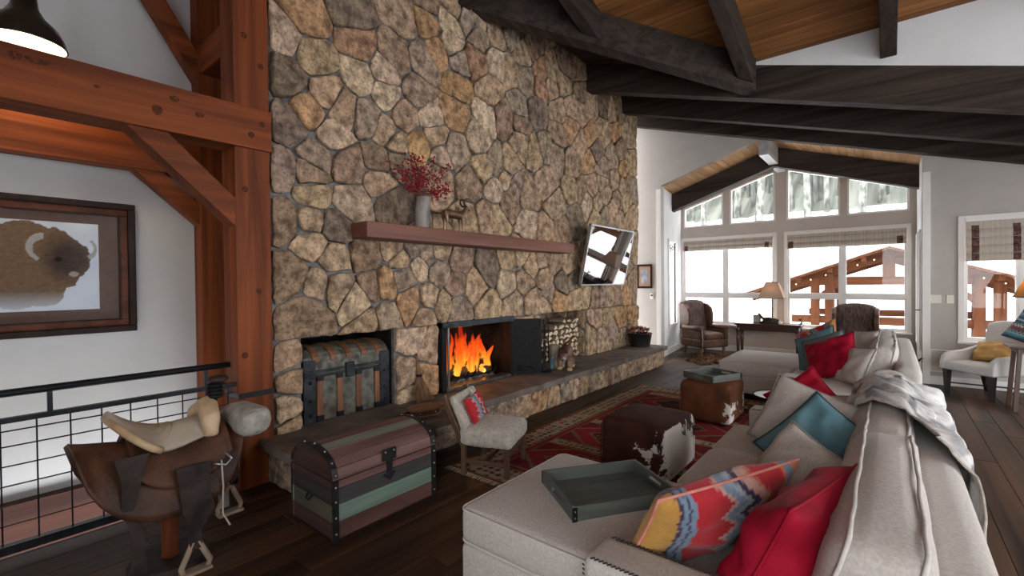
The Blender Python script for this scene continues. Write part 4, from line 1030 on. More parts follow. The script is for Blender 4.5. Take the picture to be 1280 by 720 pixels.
G().tube([(.22,.16,.02),(.235,.22,.0),(.235,.25,.03),(.225,.22,.07)], .006, 6).build('rigging_ring', m_silver, t, smooth=True)
g = G().prism([(.09,.02),(.21,.02),(.20,-.14),(.16,-.30),(.12,-.32),(.06,-.18)], .10, .112, 'x'); g.build('cinch_flap', m_lea, t, bevel=.003)
G().tube([(.225,.20,.03),(.23,.205,-.12),(.232,.20,-.28),(.236,.235,-.36)], .005, 5).build('tie_string', m_cream, t)

# ---- dome top plank trunk
m_pk = {n: wood('trunk_'+n, a, b, 'y', 3, .6, .35, .08, c3=c) for n, a, b, c in (('rose',(.105,.048,.042),(.20,.105,.09),(.05,.024,.02)), ('sage',(.115,.13,.10),(.20,.215,.165),(.06,.06,.045)), ('char',(.022,.021,.022),(.065,.06,.058),(.02,.018,.018)), ('mint',(.11,.175,.135),(.19,.27,.215),(.07,.09,.07)), ('wine',(.075,.032,.026),(.145,.068,.055),(.03,.015,.013)))}
m_pkx = {n: wood('trunkside_'+n, a, b, 'x', 3, .6, .35, .08) for n, a, b in (('wine',(.030,.013,.011),(.075,.032,.026)), ('sage',(.06,.055,.035),(.105,.095,.06)), ('char',(.016,.012,.011),(.04,.03,.026)))}
m_strap = mat('trunk_strap', (.012,.011,.011), (.025,.023,.023), scale=20, rough=.5, metal=.4)
m_stud = mat('stud_nickel', (.45,.44,.42), rough=.3, metal=.9)
t = thing('plank_chest', 'dome top chest of rose, sage and charcoal planks with studded straps', 'chest', (-2.92, 1.90, 0))
HX, HY = .265, .412
zz = [0,.115,.225,.325,.375]
for k, (c) in enumerate(('wine','mint','char','rose')):
    a, b = zz[k], zz[k+1]
    G().box(HX-.018,HX,-HY,HY,a+.0015,b-.0015).build('plank', m_pk[c], t, bevel=.003)
    G().box(-HX,-HX+.018,-HY,HY,a+.0015,b-.0015).build('plank', m_pk[c], t, bevel=.003)
for k, c in enumerate(('wine','sage','char','wine')):
    for s in (-1, 1): G().box(-HX+.018,HX-.018,s*HY-.009*(1+s),s*HY+.009*(1-s),zz[k]+.0015,zz[k+1]-.0015).build('end_plank', m_pkx[c], t, bevel=.003)
G().box(-HX,HX,-HY,HY,-.0,.012).build('floor_board', m_pkx['char'], t)
ang = [math.pi*i/9 for i in range(10)]
lidc = ['rose','rose','rose','sage','rose','wine','sage','rose','char']
for i in range(9):
    a0, a1 = ang[i]+.004, ang[i+1]-.004
    P = [(HX*math.cos(a0), .395+.16*math.sin(a0)), (HX*math.cos(a1), .395+.16*math.sin(a1)), ((HX-.02)*math.cos(a1), .395+.142*math.sin(a1)), ((HX-.02)*math.cos(a0), .395+.142*math.sin(a0))]
    G().prism(P, -HY, HY, 'y').build('lid_plank', m_pk[lidc[i]], t, bevel=.003)
G().box(HX-.018,HX,-HY,HY,.382,.398).build('lid_plank', m_pk['rose'], t)
for s in (-1, 1):
    half = [((HX-.01)*math.cos(a), .395+.15*math.sin(a)) for a in ang]
    G().prism([(-HX+.01,.382)]+half[::-1]+[(HX-.01,.382)], s*HY-.018*(s > 0), s*HY+.018*(s < 0), 'y').build('lid_end', m_pkx['wine'], t)
    y0_, y1_ = (s*HY-.035, s*HY+.006) if s > 0 else (s*HY-.006, s*HY+.035)
    G().box(HX-.004,HX+.007,y0_,y1_,0,.378).build('strap', m_strap, t); G().box(-HX-.007,-HX+.004,y0_,y1_,0,.378).build('strap', m_strap, t)
    o1 = [((HX+.007)*math.cos(a), .395+.167*math.sin(a)) for a in ang]; o2 = [((HX-.004)*math.cos(a), .395+.156*math.sin(a)) for a in ang[::-1]]
    G().prism(o1+o2, y0_, y1_, 'y').build('lid_strap', m_strap, t)
    ys = (y0_+y1_)/2
    for q in (.05,.15,.25,.34):
        gb = G(); ball(gb, (HX+.008, ys, q), .008); gb.build('stud', m_stud, t, smooth=True)
    for a in (.12,.55,1.0,1.5,2.0):
        gb = G(); ball(gb, ((HX+.008)*math.cos(a), ys, .395+.168*math.sin(a)), .008); gb.build('stud', m_stud, t, smooth=True)
G().box(HX,HX+.012,-.055,.055,.395,.475).build('hasp_plate', m_strap, t, bevel=.003)
G().prism([(-.025,.40),(.025,.40),(.018,.31),(.05,.305),(.0,.255),(-.05,.305),(-.018,.31)], HX+.004, HX+.014, 'x').build('hasp', m_strap, t, bevel=.002)
for yy in (-.035,.035):
    gb = G(); ball(gb, (HX+.013, yy, .455), .008); gb.build('stud', m_stud, t, smooth=True)
g = G().tube([(.03,-HY-.012,.24),(.02,-HY-.03,.21),(-.02,-HY-.03,.21),(-.03,-HY-.012,.24)], .006, 6); g.build('side_handle', m_strap, t, smooth=True)
# ================================================================== MIDDLE OF THE ROOM
# ---- pile rug with woven medallions (colour woven per knot)
RX0, RX1, RY0, RY1 = -2.96, -.95, 2.75, 6.72
Cred, Cmar, Cbei, Colv, Cdk, Crust, Cnavy = (.22,.022,.032),(.13,.018,.025),(.33,.255,.175),(.17,.125,.05),(.045,.025,.018),(.20,.07,.035),(.05,.05,.06)
def rugcol(u, v):
    x = u*(RX1-RX0); y = v*(RY1-RY0); W_, L_ = RX1-RX0, RY1-RY0
    h = mnoise.noise(Vector((x*55, y*55, 0)))
    e = min(x, W_-x, y, L_-y)
    def speck(c, alts, f=14):
        cx_, cy_ = int(x*f), int(y*f); r = random.Random(cx_*7919+cy_*104729).random()
        fx, fy = x*f-cx_-.5, y*f-cy_-.5
        if abs(fx)+abs(fy) < .42 and r < .75: return alts[int(r*100) % len(alts)]
        return c
    if e < .035: c = Crust
    elif e < .26: c = speck(Cbei, (Cdk, Cred, Colv, Cnavy, Cmar))
    elif e < .285: c = Colv
    elif e < .33: c = Cred
    elif e < .35: c = Colv
    else:
        fx, fy = x-.35, y-.35; fw_, fl_ = W_-.7, L_-.7
        n = 4; blk = fl_/n; j = int(min(n-1, fy/blk)); ly = (fy-j*blk)/blk; sx = abs(fx/fw_-.5)*2; sy = abs(ly-.42)*2
        if ly > .80:
            c = speck(Cbei, (Cmar, Cdk, Crust), 17)
            if ly < .825 or ly > .975: c = Colv
        else:
            sy = abs(ly/.80-.5)*2; d = max(sx*1.0+sy*.55, sy*1.12)
            if d > 1.12: c = speck(Cmar if sx > .8 else Cred, (Cmar, Cred), 20)
            elif d > 1.05: c = Colv
            elif d > .74: c = Cred
            elif d > .69: c = Colv
            else: c = speck(Cdk, (Colv, Crust, Colv, Cmar), 18)
    k = 1+.28*h
    return (c[0]*k, c[1]*k, c[2]*k)
m_rug = mat('wool_pile', (.9,.9,.9), (1.05,1.05,1.05), scale=60, rough=.95, bump=.6, bscale=220, vcol=True, spec=.05)
NX, NY = 160, 300
o = G().grid(lambda u, v: (RX0+(RX1-RX0)*u, RY0+(RY1-RY0)*v, .011+.001*math.sin(40*u)*math.sin(33*v)), NX, NY, rugcol).build('area_rug', m_rug, fix=False)
tag(o, 'red and beige oriental wool rug with diamond medallions', 'rug')
g = G().box(RX0,RX1,RY0,RY1,.0005,.0100); g.build('backing', mat('rug_back',(.10,.05,.035),(.16,.09,.06),scale=60,rough=.95), o)
g = G(); fr3 = random.Random(8)
for yy, s in ((RY0,-1),(RY1,1)):
    xx = RX0
    while xx < RX1: g.tube([(xx,yy,.008),(xx+fr3.uniform(-.01,.01),yy+s*.05,.003)], .003, 4); xx += .016
ob = g.build('fringe', mat('fringe',(.28,.22,.15),(.4,.32,.23),scale=30,rough=.95), o); ob['kind'] = 'stuff'

# ---- small fleece chair with kilim cushion
m_oak = wood('chair_oak', (.055,.028,.014), (.125,.068,.036), 'z', 4, .5, .25, .15)
m_fleece = mat('cream_fleece', (.44,.395,.33), (.60,.55,.475), scale=30, rough=1.0, bump=1.0, bscale=75, spec=.1, sheen=.3, bdist=.02)
t = thing('side_chair', 'low wooden child size chair with cream fleece seat', 'chair', (-2.66, 2.985, 0), R(21))
# local: faces +x, width along y
cw, cdp = .225, .20
for sy in (-1, 1):
    yy = sy*cw
    G().box(cdp-.02,cdp+.02,yy-.02,yy+.02,0,.24).build('leg', m_oak, t, bevel=.004)
    G().beam((-cdp+.0,yy,0),(-cdp+.0,yy,.25),.042,.042,up=(1,0,0)).build('leg', m_oak, t, bevel=.004)
    G().beam((-cdp-.0,yy,.23),(-cdp-.185,yy,.64),.036,.045,up=(1,0,0)).build('back_post', m_oak, t, bevel=.004)
    G().box(-cdp+.02,cdp-.02,yy-.012,yy+.012,.10,.135).build('side_rail', m_oak, t, bevel=.003)
G().box(cdp-.012,cdp+.012,-cw+.02,cw-.02,.17,.22).build('front_rail', m_oak, t, bevel=.003)
G().box(-.014,.014,-cw+.01,cw-.01,.10,.135).build('stretcher', m_oak, t, bevel=.003)
def fuzzy(g, amp, sc=38):
    g.v = [tuple(Vector(p)+Vector(mnoise.noise_vector(Vector(p)*sc))*amp) for p in g.v]; return g
fuzzy(G().rbox((.01,0,.315),(.47,.50,.15),.05,k=18,crown=(0,0,.015)), .006).build('seat', m_fleece, t, smooth=True)
Mb = Matrix.Rotation(math.atan2(.185,.41), 3, 'Y').inverted()
bk = fuzzy(G().rbox((-.235,0,.505),(.055,.46,.30),.025,k=16,mat=Mb), .005); bk.build('backrest', m_fleece, t, smooth=True)

KIL = dict(r=(.42,.022,.03), o=(.50,.155,.07), y=(.44,.235,.055), b=(.17,.235,.31), n=(.045,.03,.075), p=(.50,.29,.25), s=(.30,.34,.38), c=(.55,.42,.33), m=(.16,.02,.05))
def kilim(u, v, sgn=1):
    """u along the length (0..1), v across (0..1); stepped flame bands"""
    d = abs(v-.5)*2
    tri = abs(((v*5.0) % 1)-.5)*2
    st = .085*round(tri*4)/4
    K = KIL; U = u
    h = mnoise.noise(Vector((u*160, v*90, 3)))*.15
    bands = [(.10,'y'),(.12,'n'),(.15,'b'),(.165,'n'),(.20,'b'),(.40,'r'),(.43,'p'),(.485,'b'),(.525,'s'),(.575,'n'),(.65,'p'),(.67,'o'),(.84,'r'),(.865,'o'),(.93,'b'),(1.01,'o')]
    x = U+(st-.04)*(1 if .25 < U < .80 else .2)
    for e, c in bands:
        if x < e: break
    cc = K[c]; return (cc[0]*(1+h), cc[1]*(1+h), cc[2]*(1+h))
m_kil = mat('kilim_weave', (.92,.92,.92), (1.05,1.05,1.05), scale=40, rough=.85, bump=.35, bscale=260, vcol=True, sheen=.15, spec=.2)

def pillow(name, label, cat, loc, nrm, size, m, roll=0, up=(0,0,1), piping=None, colfn=None, n=18, sag=0, seed=1, pinch=.07, group=None, pow_=.40, pr=.006, wr=.012):
    """soft cushion: local x width, y height, z thickness"""
    w, h, tck = size; g = G(); sides = []
    def P(u, v, s):
        a, b = 2*u-1, 2*v-1
        e = max(0,(1-a*a))*max(0,(1-b*b))
        x = w/2*a*(1-pinch*(1-b*b)); y = h/2*b*(1-pinch*(1-a*a))
        z = s*tck/2*(e**pow_)
        wv = mnoise.noise(Vector((a*2.2+seed*3, b*2.2, s*2+seed)))*wr*2*min(1, e*4)
        y -= sag*(1-b)*.5*(1-a*a)
        rd = math.exp(-((abs(a)-1)**2+(abs(b)-1)**2)*6)
        z += wv
        return (x, y, z)
    idx = {}
    for s in (1, -1):
        o0 = len(g.v)
        for j in range(n+1):
            for i in range(n+1):
                edge = i in (0, n) or j in (0, n)
                if s < 0 and edge: idx[(s,i,j)] = idx[(1,i,j)]; continue
                idx[(s,i,j)] = len(g.v); g.v.append(P(i/n, j/n, s))
                if colfn: g.c.append(colfn(i/n, j/n, s))
        for j in range(n):
            for i in range(n):
                q = (idx[(s,i,j)], idx[(s,i+1,j)], idx[(s,i+1,j+1)], idx[(s,i,j+1)]); g.f.append(q if s > 0 else q[::-1])
    o = g.build(name, m, smooth=True)
    o.matrix_world = frame_mat(loc, nrm, up, roll)
    if piping is not None:
        loop = [P(i/n,0,0) for i in range(n)]+[P(1,j/n,0) for j in range(n)]+[P(1-i/n,1,0) for i in range(n)]+[P(0,1-j/n,0) for j in range(n)]
        G().tube(loop, pr, 6, closed=True).build('piping', piping, o, smooth=True)
    return tag(o, label, cat, group)
def kil2(u, v, s): 
    c = kilim(.24+.62*u, v); return c
_c = Matrix.Rotation(R(21), 4, 'Z') @ Vector((-.145, .0, .505)); 
pillow('cushion', 'small red and lavender kilim cushion leaning on the fleece chair', 'cushion', (-2.66+_c.x, 2.985+_c.y-.02, .515), (math.cos(R(14)),math.sin(R(14)),.42), (.26,.235,.10), m_kil, colfn=kil2, n=34, roll=R(8))

# ---- cowhide cube ottomans
def hide(name, c_dark, c_mid, offs, grad, thr, sc=2.4, top=.3):
    m, nt, N, L, bs = nodes_of(name); tc = N.new('ShaderNodeTexCoord'); mp = N.new('ShaderNodeMapping'); mp.inputs['Location'].default_value = offs; L.new(tc.outputs['Object'], mp.inputs[0])
    nz = N.new('ShaderNodeTexNoise'); nz.inputs['Scale'].default_value = sc; nz.inputs['Detail'].default_value = 7; nz.inputs['Roughness'].default_value = .72; nz.inputs['Distortion'].default_value = .5; L.new(mp.outputs[0], nz.inputs[0])
    dt = N.new('ShaderNodeVectorMath'); dt.operation = 'DOT_PRODUCT'; dt.inputs[1].default_value = grad; L.new(tc.outputs['Object'], dt.inputs[0])
    a0 = N.new('ShaderNodeMath'); a0.operation = 'ADD'; L.new(nz.outputs['Fac'], a0.inputs[0]); L.new(dt.outputs['Value'], a0.inputs[1])
    sz = N.new('ShaderNodeSeparateXYZ'); L.new(tc.outputs['Object'], sz.inputs[0]); mz = N.new('ShaderNodeMapRange'); mz.inputs[1].default_value = .44; mz.inputs[2].default_value = .462; mz.inputs[4].default_value = -top; L.new(sz.outputs['Z'], mz.inputs[0])
    ad = N.new('ShaderNodeMath'); ad.operation = 'ADD'; L.new(a0.outputs[0], ad.inputs[0]); L.new(mz.outputs[0], ad.inputs[1])
    rp = N.new('ShaderNodeValToRGB'); rp.color_ramp.elements[0].position = thr; rp.color_ramp.elements[1].position = thr+.008; L.new(ad.outputs[0], rp.inputs[0])
    n2 = N.new('ShaderNodeTexNoise'); n2.inputs['Scale'].default_value = 5; L.new(tc.outputs['Object'], n2.inputs[0]); r2 = N.new('ShaderNodeValToRGB'); r2.color_ramp.elements[0].color = (*c_dark,1); r2.color_ramp.elements[1].color = (*c_mid,1); r2.color_ramp.elements[0].position = .35; r2.color_ramp.elements[1].position = .7; L.new(n2.outputs['Fac'], r2.inputs[0])
    mx = N.new('ShaderNodeMix'); mx.data_type = 'RGBA'; L.new(rp.outputs[0], mx.inputs[0]); L.new(r2.outputs[0], mx.inputs[6]); mx.inputs[7].default_value = (.62,.585,.54,1)
    L.new(mx.outputs[2], bs.inputs['Base Color']); bs.inputs['Roughness'].default_value = .7; bs.inputs['Specular IOR Level'].default_value = .15
    n3 = N.new('ShaderNodeTexNoise'); n3.inputs['Scale'].default_value = 160; m3 = N.new('ShaderNodeMapping'); m3.inputs['Scale'].default_value = (1,1,.15); L.new(tc.outputs['Object'], m3.inputs[0]); L.new(m3.outputs[0], n3.inputs[0])
    bp = N.new('ShaderNodeBump'); bp.inputs['Strength'].default_value = .4; bp.inputs['Distance'].default_value = .004; L.new(n3.outputs['Fac'], bp.inputs['Height']); L.new(bp.outputs[0], bs.inputs['Normal'])
    return m
m_hide1 = hide('cowhide_dark', (.030,.010,.008), (.065,.022,.015), (3.1,.4,1.0), (.62,-.05,-.12), .56, sc=3.2)
m_hide2 = hide('cowhide_tan', (.075,.027,.012), (.14,.05,.022), (7.3,2.2,4.0), (.62,.08,-.22), .64, top=.05)
def ottoman(label, cx, cy, mt, sx=.58, sy=.62, h=.46):
    t = thing('cube_ottoman', label, 'ottoman', (cx, cy, .012), 0)
    G().rbox((0,0,h/2+.012),(sx,sy,h-.024),.055,k=8,crown=(.012,.012,.012)).build('body', mt, t, smooth=True)
    for a, b in ((-1,-1),(-1,1),(1,-1),(1,1)):
        G().lathe([(.022,0),(.022,.02)], 10, c=(a*(sx/2-.07), b*(sy/2-.07), 0)).build('foot', m_black, t)
        G().tube([(a*(sx/2-.008), b*(sy/2-.008), .05), (a*(sx/2-.004), b*(sy/2-.004), h/2), (a*(sx/2-.010), b*(sy/2-.010), h-.05)], .004, 5).build('seam', mt, t)
ottoman('cube ottoman in dark brown and white cowhide on the rug', -1.585, 3.76, m_hide1)
ottoman('cube ottoman in reddish tan cowhide carrying a tray', -1.575, 5.56, m_hide2, .54, .60)

# ---- trays
m_tray = {a: wood('tray_grey_'+a, (.050,.058,.052), (.095,.105,.095), a, 4, .55, .25, .08) for a in 'xy'}
def tray(label, loc, rz, L_, W_, h, group=None):
    t = thing('serving_tray', label, 'tray', loc, rz)
    nb = 5
    for k in range(nb):
        y0_ = -W_/2+.012+(W_-.024)*k/nb; y1_ = -W_/2+.012+(W_-.024)*(k+1)/nb
        G().box(-L_/2+.01,L_/2-.01,y0_+.0006,y1_-.0006,0,.012).build('bottom_board', m_tray['x'], t)
    for s in (-1, 1):
        G().box(-L_/2,L_/2,s*W_/2-.014*(s>0),s*W_/2+.014*(s<0),0,h).build('side', m_tray['x'], t, bevel=.002)
        x0_, x1_ = (L_/2-.014, L_/2) if s > 0 else (-L_/2, -L_/2+.014)
        g = G().box(x0_,x1_,-W_/2+.014,W_/2-.014,0,h*.38).box(x0_,x1_,-W_/2+.014,W_/2-.014,h*.72,h).box(x0_,x1_,-W_/2+.014,-.065,h*.38,h*.72).box(x0_,x1_,.065,W_/2-.014,h*.38,h*.72)
        g.build('handle_end', m_tray['y'], t)
        for sy in (-1, 1):
            g = G().box(s*L_/2-.022*(s>0)-.003*(s<0), s*L_/2+.022*(s<0)+.003*(s>0), sy*W_/2-.003, sy*W_/2+.003, .004, h-.004); cp = g.build('corner_plate', m_iron, t)
            for zz in (h*.3,h*.7):
                gb = G(); ball(gb, (s*(L_/2-.010), sy*(W_/2+.003), zz), .0045); q = gb.build('rivet', m_silver, cp, smooth=True)
    return t
tray('large grey wooden tray lying on the chaise cushion', (-1.135, 2.165, .488), R(54), .57, .44, .075)
tray('grey wooden tray on top of the tan cowhide ottoman', (-1.56, 5.52, .482), R(64), .46, .40, .075)
# ---- brown fur hide by the wing chair
def fur(u, v):
    a = 2*math.pi*u; r = (.62+.10*math.sin(3*a+1)+.07*math.sin(7*a)+.05*mnoise.noise(Vector((math.cos(a)*4,math.sin(a)*4,0))))*v
    return (r*math.cos(a)*.78, r*math.sin(a)*1.02, .012+.05*(1-v**3)*(.6+.8*abs(mnoise.noise(Vector((r*math.cos(a)*7,r*math.sin(a)*7,1)))))) 
m_fur = mat('brown_fur', (.035,.018,.010), (.17,.095,.05), scale=9, detail=8, rough=1, bump=1.0, bscale=45, bdist=.04, spec=.1)
o = G().grid(fur, 64, 22).build('fur_hide', m_fur, smooth=True); o.location = (-2.72, 9.72, .0)
tag(o, 'shaggy brown fur hide on the floor before the wing chair', 'hide')
g = G()
for k in range(900):
    a = fr3.uniform(0,6.283); q = math.sqrt(fr3.random()); p = Vector(fur(a/6.283, q)); d = Vector((fr3.gauss(0,.5)+math.cos(a)*.5, fr3.gauss(0,.5)+math.sin(a)*.5, .8)).normalized()
    s = d.orthogonal().normalized()*.008; e = fr3.uniform(.03,.07); g.add([p-s, p+s, p+d*e+Vector((0,0,-.015))], [(0,1,2)])
ob = g.build('fur_tufts', m_fur, o); ob['kind'] = 'stuff'
# ================================================================== SOFAS AND THEIR CUSHIONS
m_sofa = mat('sofa_linen', (.43,.39,.357), (.525,.482,.448), scale=90, detail=3, rough=.9, bump=.35, bscale=340, spec=.2, sheen=.1, bdist=.003)
m_pipe = mat('sofa_piping', (.50,.465,.435), (.56,.525,.495), scale=60, rough=.85)
m_thread = mat('whip_stitch', (.02,.018,.018), rough=.8)
def rect_loop(x0, x1, y0, y1, z, r=.05, crown=0, n=5):
    P = []
    for cx_, cy_, a0 in ((x1-r,y1-r,0),(x0+r,y1-r,90),(x0+r,y0+r,180),(x1-r,y0+r,270)):
        for k in range(n+1): a = R(a0+90*k/n); P.append((cx_+r*math.cos(a), cy_+r*math.sin(a), z))
    return P
def seat_cushion(t, x0, x1, y0, y1, z0, z1, crown=.025, nm='seat_cushion'):
    c = G().rbox(((x0+x1)/2,(y0+y1)/2,(z0+z1)/2),(x1-x0,y1-y0,z1-z0),.045,k=8,crown=(.01,.01,crown)).build(nm, m_sofa, t, smooth=True, world=True)
    for z in (z1-.016, z0+.016):
        G().tube(rect_loop(x0+.002, x1-.002, y0+.002, y1-.002, z, .045), .006, 6, closed=True).build('piping', m_pipe, t, smooth=True, world=True).parent = c
    return c
def back_cushion(t, x0, x1, y0, y1, z0, z1, seed=0, lean=.0):
    c_ = ((x0+x1)/2,(y0+y1)/2,(z0+z1)/2)
    c = G().rbox(c_,(x1-x0,y1-y0,z1-z0),.075,k=9,crown=(.03,.01,.03),wob=.012,seed=seed)
    def shear(p): return (p[0]-lean*(z1-p[2])/(z1-z0), p[1], p[2])
    c.v = [shear(p) for p in c.v]; c = c.build('back_cushion', m_sofa, t, smooth=True, world=True)
    for x in (x0+.035, x1-.035):
        sg = 1 if x > c_[0] else -1
        P = []
        hy, hz = (y1-y0)/2-.001, (z1-z0)/2-.004; r = .07
        for cy_, cz_, a0 in ((c_[1]+hy-r,c_[2]+hz-r,0),(c_[1]-hy+r,c_[2]+hz-r,90),(c_[1]-hy+r,c_[2]-hz+r,180),(c_[1]+hy-r,c_[2]-hz+r,270)):
            for k in range(6): a = R(a0+90*k/5); P.append((x, cy_+r*math.cos(a), cz_+r*math.sin(a)))
        Q = []
        for i in range(len(P)):
            p, q = Vector(P[i]), Vector(P[(i+1)%len(P)]); m_ = max(1, int((q-p).length/.08))
            for s in range(m_): Q.append(p.lerp(q, s/m_))
        out = []
        for p in Q:
            w_ = 1-min(1,((p.y-c_[1])/hy)**2) if p.z > c_[2]+hz*.5 else 0
            nv = mnoise.noise_vector(Vector((p.y*7, p.z*7, seed)))
            out.append(p+Vector((nv.x*.010, nv.y*.004, .019*w_+.003+nv.z*.004 if p.z > c_[2]+hz*.6 else 0)))
        G().tube([shear(p) for p in out], .007, 6, closed=True).build('piping', m_pipe, t, smooth=True, world=True).parent = c
    return c
def arm(t, x0, x1, y0, y1, z1, stitch=True):
    a = G().rbox(((x0+x1)/2,(y0+y1)/2,(.06+z1)/2),(x1-x0,y1-y0,z1-.06),.03,k=6).build('arm', m_sofa, t, smooth=True, world=True)
    if stitch:
        for (yy, zz) in ((y0+.012,z1-.004),(y1-.012,z1-.004)):
            g = G(); x = x0+.03
            while x < x1-.03: g.tube([(x,yy-.006,zz+.003),(x+.012,yy+.006,zz+.004)], .0028, 5); x += .016
            s = g.build('stitching', m_thread, t, world=True); s.parent = a; s['kind'] = 'stuff'
        g = G(); z = z1-.03
        while z > .1:
            for yy in (y0+.010, y1-.010): g.tube([(x0+.0,yy-.006,z),(x0-.002,yy+.006,z-.012)], .0028, 5)
            z -= .016
        s = g.build('stitching', m_thread, t, world=True); s.parent = a; s['kind'] = 'stuff'
    return a
m_leg = wood('sofa_leg', (.02,.012,.008), (.05,.03,.02), 'z', 4, .5, .2, .2)
def leg(t, x, y): G().beam((x,y,0),(x,y,.07),.06,.06,up=(1,0,0)).build('leg', m_leg, t, bevel=.004, world=True)

t = thing('sectional_sofa', 'grey linen sectional sofa with chaise, nearest the plank chest', 'sofa', (-.4, 2.75, 0))
t['label'] = 'grey linen sectional sofa with a chaise, draped with a grey throw'
G().rbox((-.40,2.76,.175),(1.0,2.62,.25),.03,k=6).build('base', m_sofa, t, smooth=True, world=True)
G().rbox((-1.20,2.07,.175),(.93,.92,.25),.03,k=6).build('chaise_base', m_sofa, t, smooth=True, world=True)
seat_cushion(t, -1.675, -.17, 1.615, 2.56, .295, .482, .018, 'chaise_cushion')
seat_cushion(t, -.925, -.17, 2.565, 3.235, .295, .482)
seat_cushion(t, -.925, -.17, 3.24, 3.905, .295, .482)
G().rbox((.155,2.77,.42),(.19,2.70,.72),.06,k=8,crown=(.012,0,.01)).build('back_frame', m_sofa, t, smooth=True, world=True)
back_cushion(t, -.12, .11, 1.50, 2.74, .485, .90, 1, .11)
back_cushion(t, -.12, .11, 2.76, 3.90, .485, .88, 5, .11)
arm(t, -.845, .06, 1.415, 1.605, .625); arm(t, -.845, .06, 3.92, 4.11, .60)
for x, y in ((-1.6,1.68),(-1.6,2.48),(.18,1.48),(.18,4.05),(-.82,1.5),(-.82,4.03)): leg(t, x, y)

t = thing('chaise_sofa', 'grey linen sofa with a long chaise standing before the window bay', 'sofa', (-.4, 6.95, 0))
G().rbox((-.40,6.96,.175),(1.0,2.78,.25),.03,k=6).build('base', m_sofa, t, smooth=True, world=True)
G().rbox((-1.33,7.50,.175),(1.02,1.30,.25),.03,k=6).build('chaise_base', m_sofa, t, smooth=True, world=True)
seat_cushion(t, -1.86, -.17, 6.84, 8.16, .295, .475, .03, 'chaise_cushion')
seat_cushion(t, -.92, -.17, 5.62, 6.83, .295, .475, .03)
G().rbox((.145,6.96,.42),(.19,2.80,.72),.06,k=8,crown=(.012,0,.01)).build('back_frame', m_sofa, t, smooth=True, world=True)
back_cushion(t, -.13, .09, 5.95, 7.05, .48, .90, 9, .10); back_cushion(t, -.13, .09, 7.07, 8.14, .48, .89, 13, .10)
arm(t, -.84, .06, 8.17, 8.36, .62, False)
for x, y in ((-1.8,6.95),(-1.8,8.05),(.18,5.65),(.18,8.28),(-.82,5.7)): leg(t, x, y)

# ---- scatter cushions
m_red_ = mat('red_velvet', (.22,.003,.015), (.33,.006,.026), scale=5, rough=.7, bump=.2, bscale=200, spec=.12)
m_teal = mat('teal_cotton', (.075,.165,.205), (.105,.215,.26), scale=6, rough=.85, bump=.3, bscale=260)
m_tealp = mat('teal_piping', (.02,.04,.05), rough=.8)
m_oat = mat('oatmeal_linen', (.40,.36,.325), (.48,.437,.40), scale=90, detail=3, rough=.9, bump=.35, bscale=340, spec=.2)
m_oatp = mat('oat_piping', (.24,.215,.195), (.3,.27,.25), scale=40, rough=.85)
m_brick = mat('coral_piping', (.50,.15,.12), (.6,.25,.2), scale=10, rough=.8)
m_slate = mat('slate_cotton', (.10,.115,.13), (.14,.155,.17), scale=6, rough=.85, bump=.3, bscale=260)
def kilF(u, v, s): return kilim(1-u, v)
pillow('lumbar_cushion', 'long flame pattern kilim cushion on the chaise against the arm', 'cushion', (-.545,1.945,.665), (-.82,.36,.50), (.80,.40,.22), m_kil, up=(.2,-.08,1), piping=m_brick, colfn=kilF, n=76, pinch=.05, pow_=.45)
pillow('cushion', 'crimson velvet cushion squeezed behind the long kilim cushion', 'cushion', (-.255,1.86,.685), (-.90,.20,.40), (.66,.50,.24), m_red_, up=(.3,0,1), piping=m_red_, n=28, wr=.022, seed=4)
pillow('cushion', 'oatmeal linen cushion between the crimson and the teal cushion', 'cushion', (-.335,2.50,.665), (-.55,-.62,.52), (.46,.42,.20), m_oat, roll=R(-12), piping=m_oatp, n=22, seed=7)
pillow('cushion', 'teal cotton cushion with dark piping on the sectional sofa', 'cushion', (-.29,2.95,.70), (.05,-.80,.55), (.46,.43,.19), m_teal, roll=R(50), piping=m_tealp, n=24, seed=3, wr=.018)
pillow('cushion', 'large oatmeal cushion standing behind the teal cushion', 'cushion', (-.40,3.36,.71), (-.05,-.80,.45), (.52,.46,.19), m_oat, roll=R(-18), piping=m_oatp, n=22, seed=9)
pillow('cushion', 'crimson cushion propped on its corner against the arm of the sectional', 'cushion', (-.44,3.73,.755), (.05,-.85,.42), (.38,.36,.13), m_red_, roll=R(40), piping=m_red_, n=22, seed=11, wr=.018, pinch=.10)
pillow('cushion', 'oatmeal cushion beside the throw at the end of the sectional', 'cushion', (-.185,3.62,.70), (-.5,-.62,.52), (.40,.36,.16), m_oat, roll=R(15), piping=m_oatp, n=20, seed=12)
pillow('cushion', 'crimson velvet cushion on the sofa by the bay', 'cushion', (-.50,6.25,.72), (-.45,-.70,.45), (.55,.50,.18), m_red_, roll=R(26), piping=m_red_, n=22, seed=14, wr=.02)
pillow('cushion', 'slate blue cushion just behind the crimson one by the bay', 'cushion', (-.58,6.47,.735), (-.45,-.70,.45), (.50,.48,.14), m_slate, roll=R(27), piping=m_tealp, n=18, seed=15)
pillow('cushion', 'pale teal cushion between the slate and the kilim cushion', 'cushion', (-.68,6.70,.745), (-.48,-.70,.42), (.50,.48,.14), m_teal, roll=R(30), piping=m_tealp, n=18, seed=16)
pillow('cushion', 'square kilim cushion at the back of the row by the bay', 'cushion', (-.70,7.0,.765), (-.5,-.70,.42), (.54,.54,.15), m_kil, roll=R(30), piping=m_brick, colfn=kilF, n=40, seed=17)
pillow('cushion', 'grey linen cushion leaning on the back of the sofa by the bay', 'cushion', (-.28,6.05,.685), (-.75,-.45,.42), (.46,.42,.16), m_sofa, roll=R(6), piping=m_oatp, n=20, seed=18)
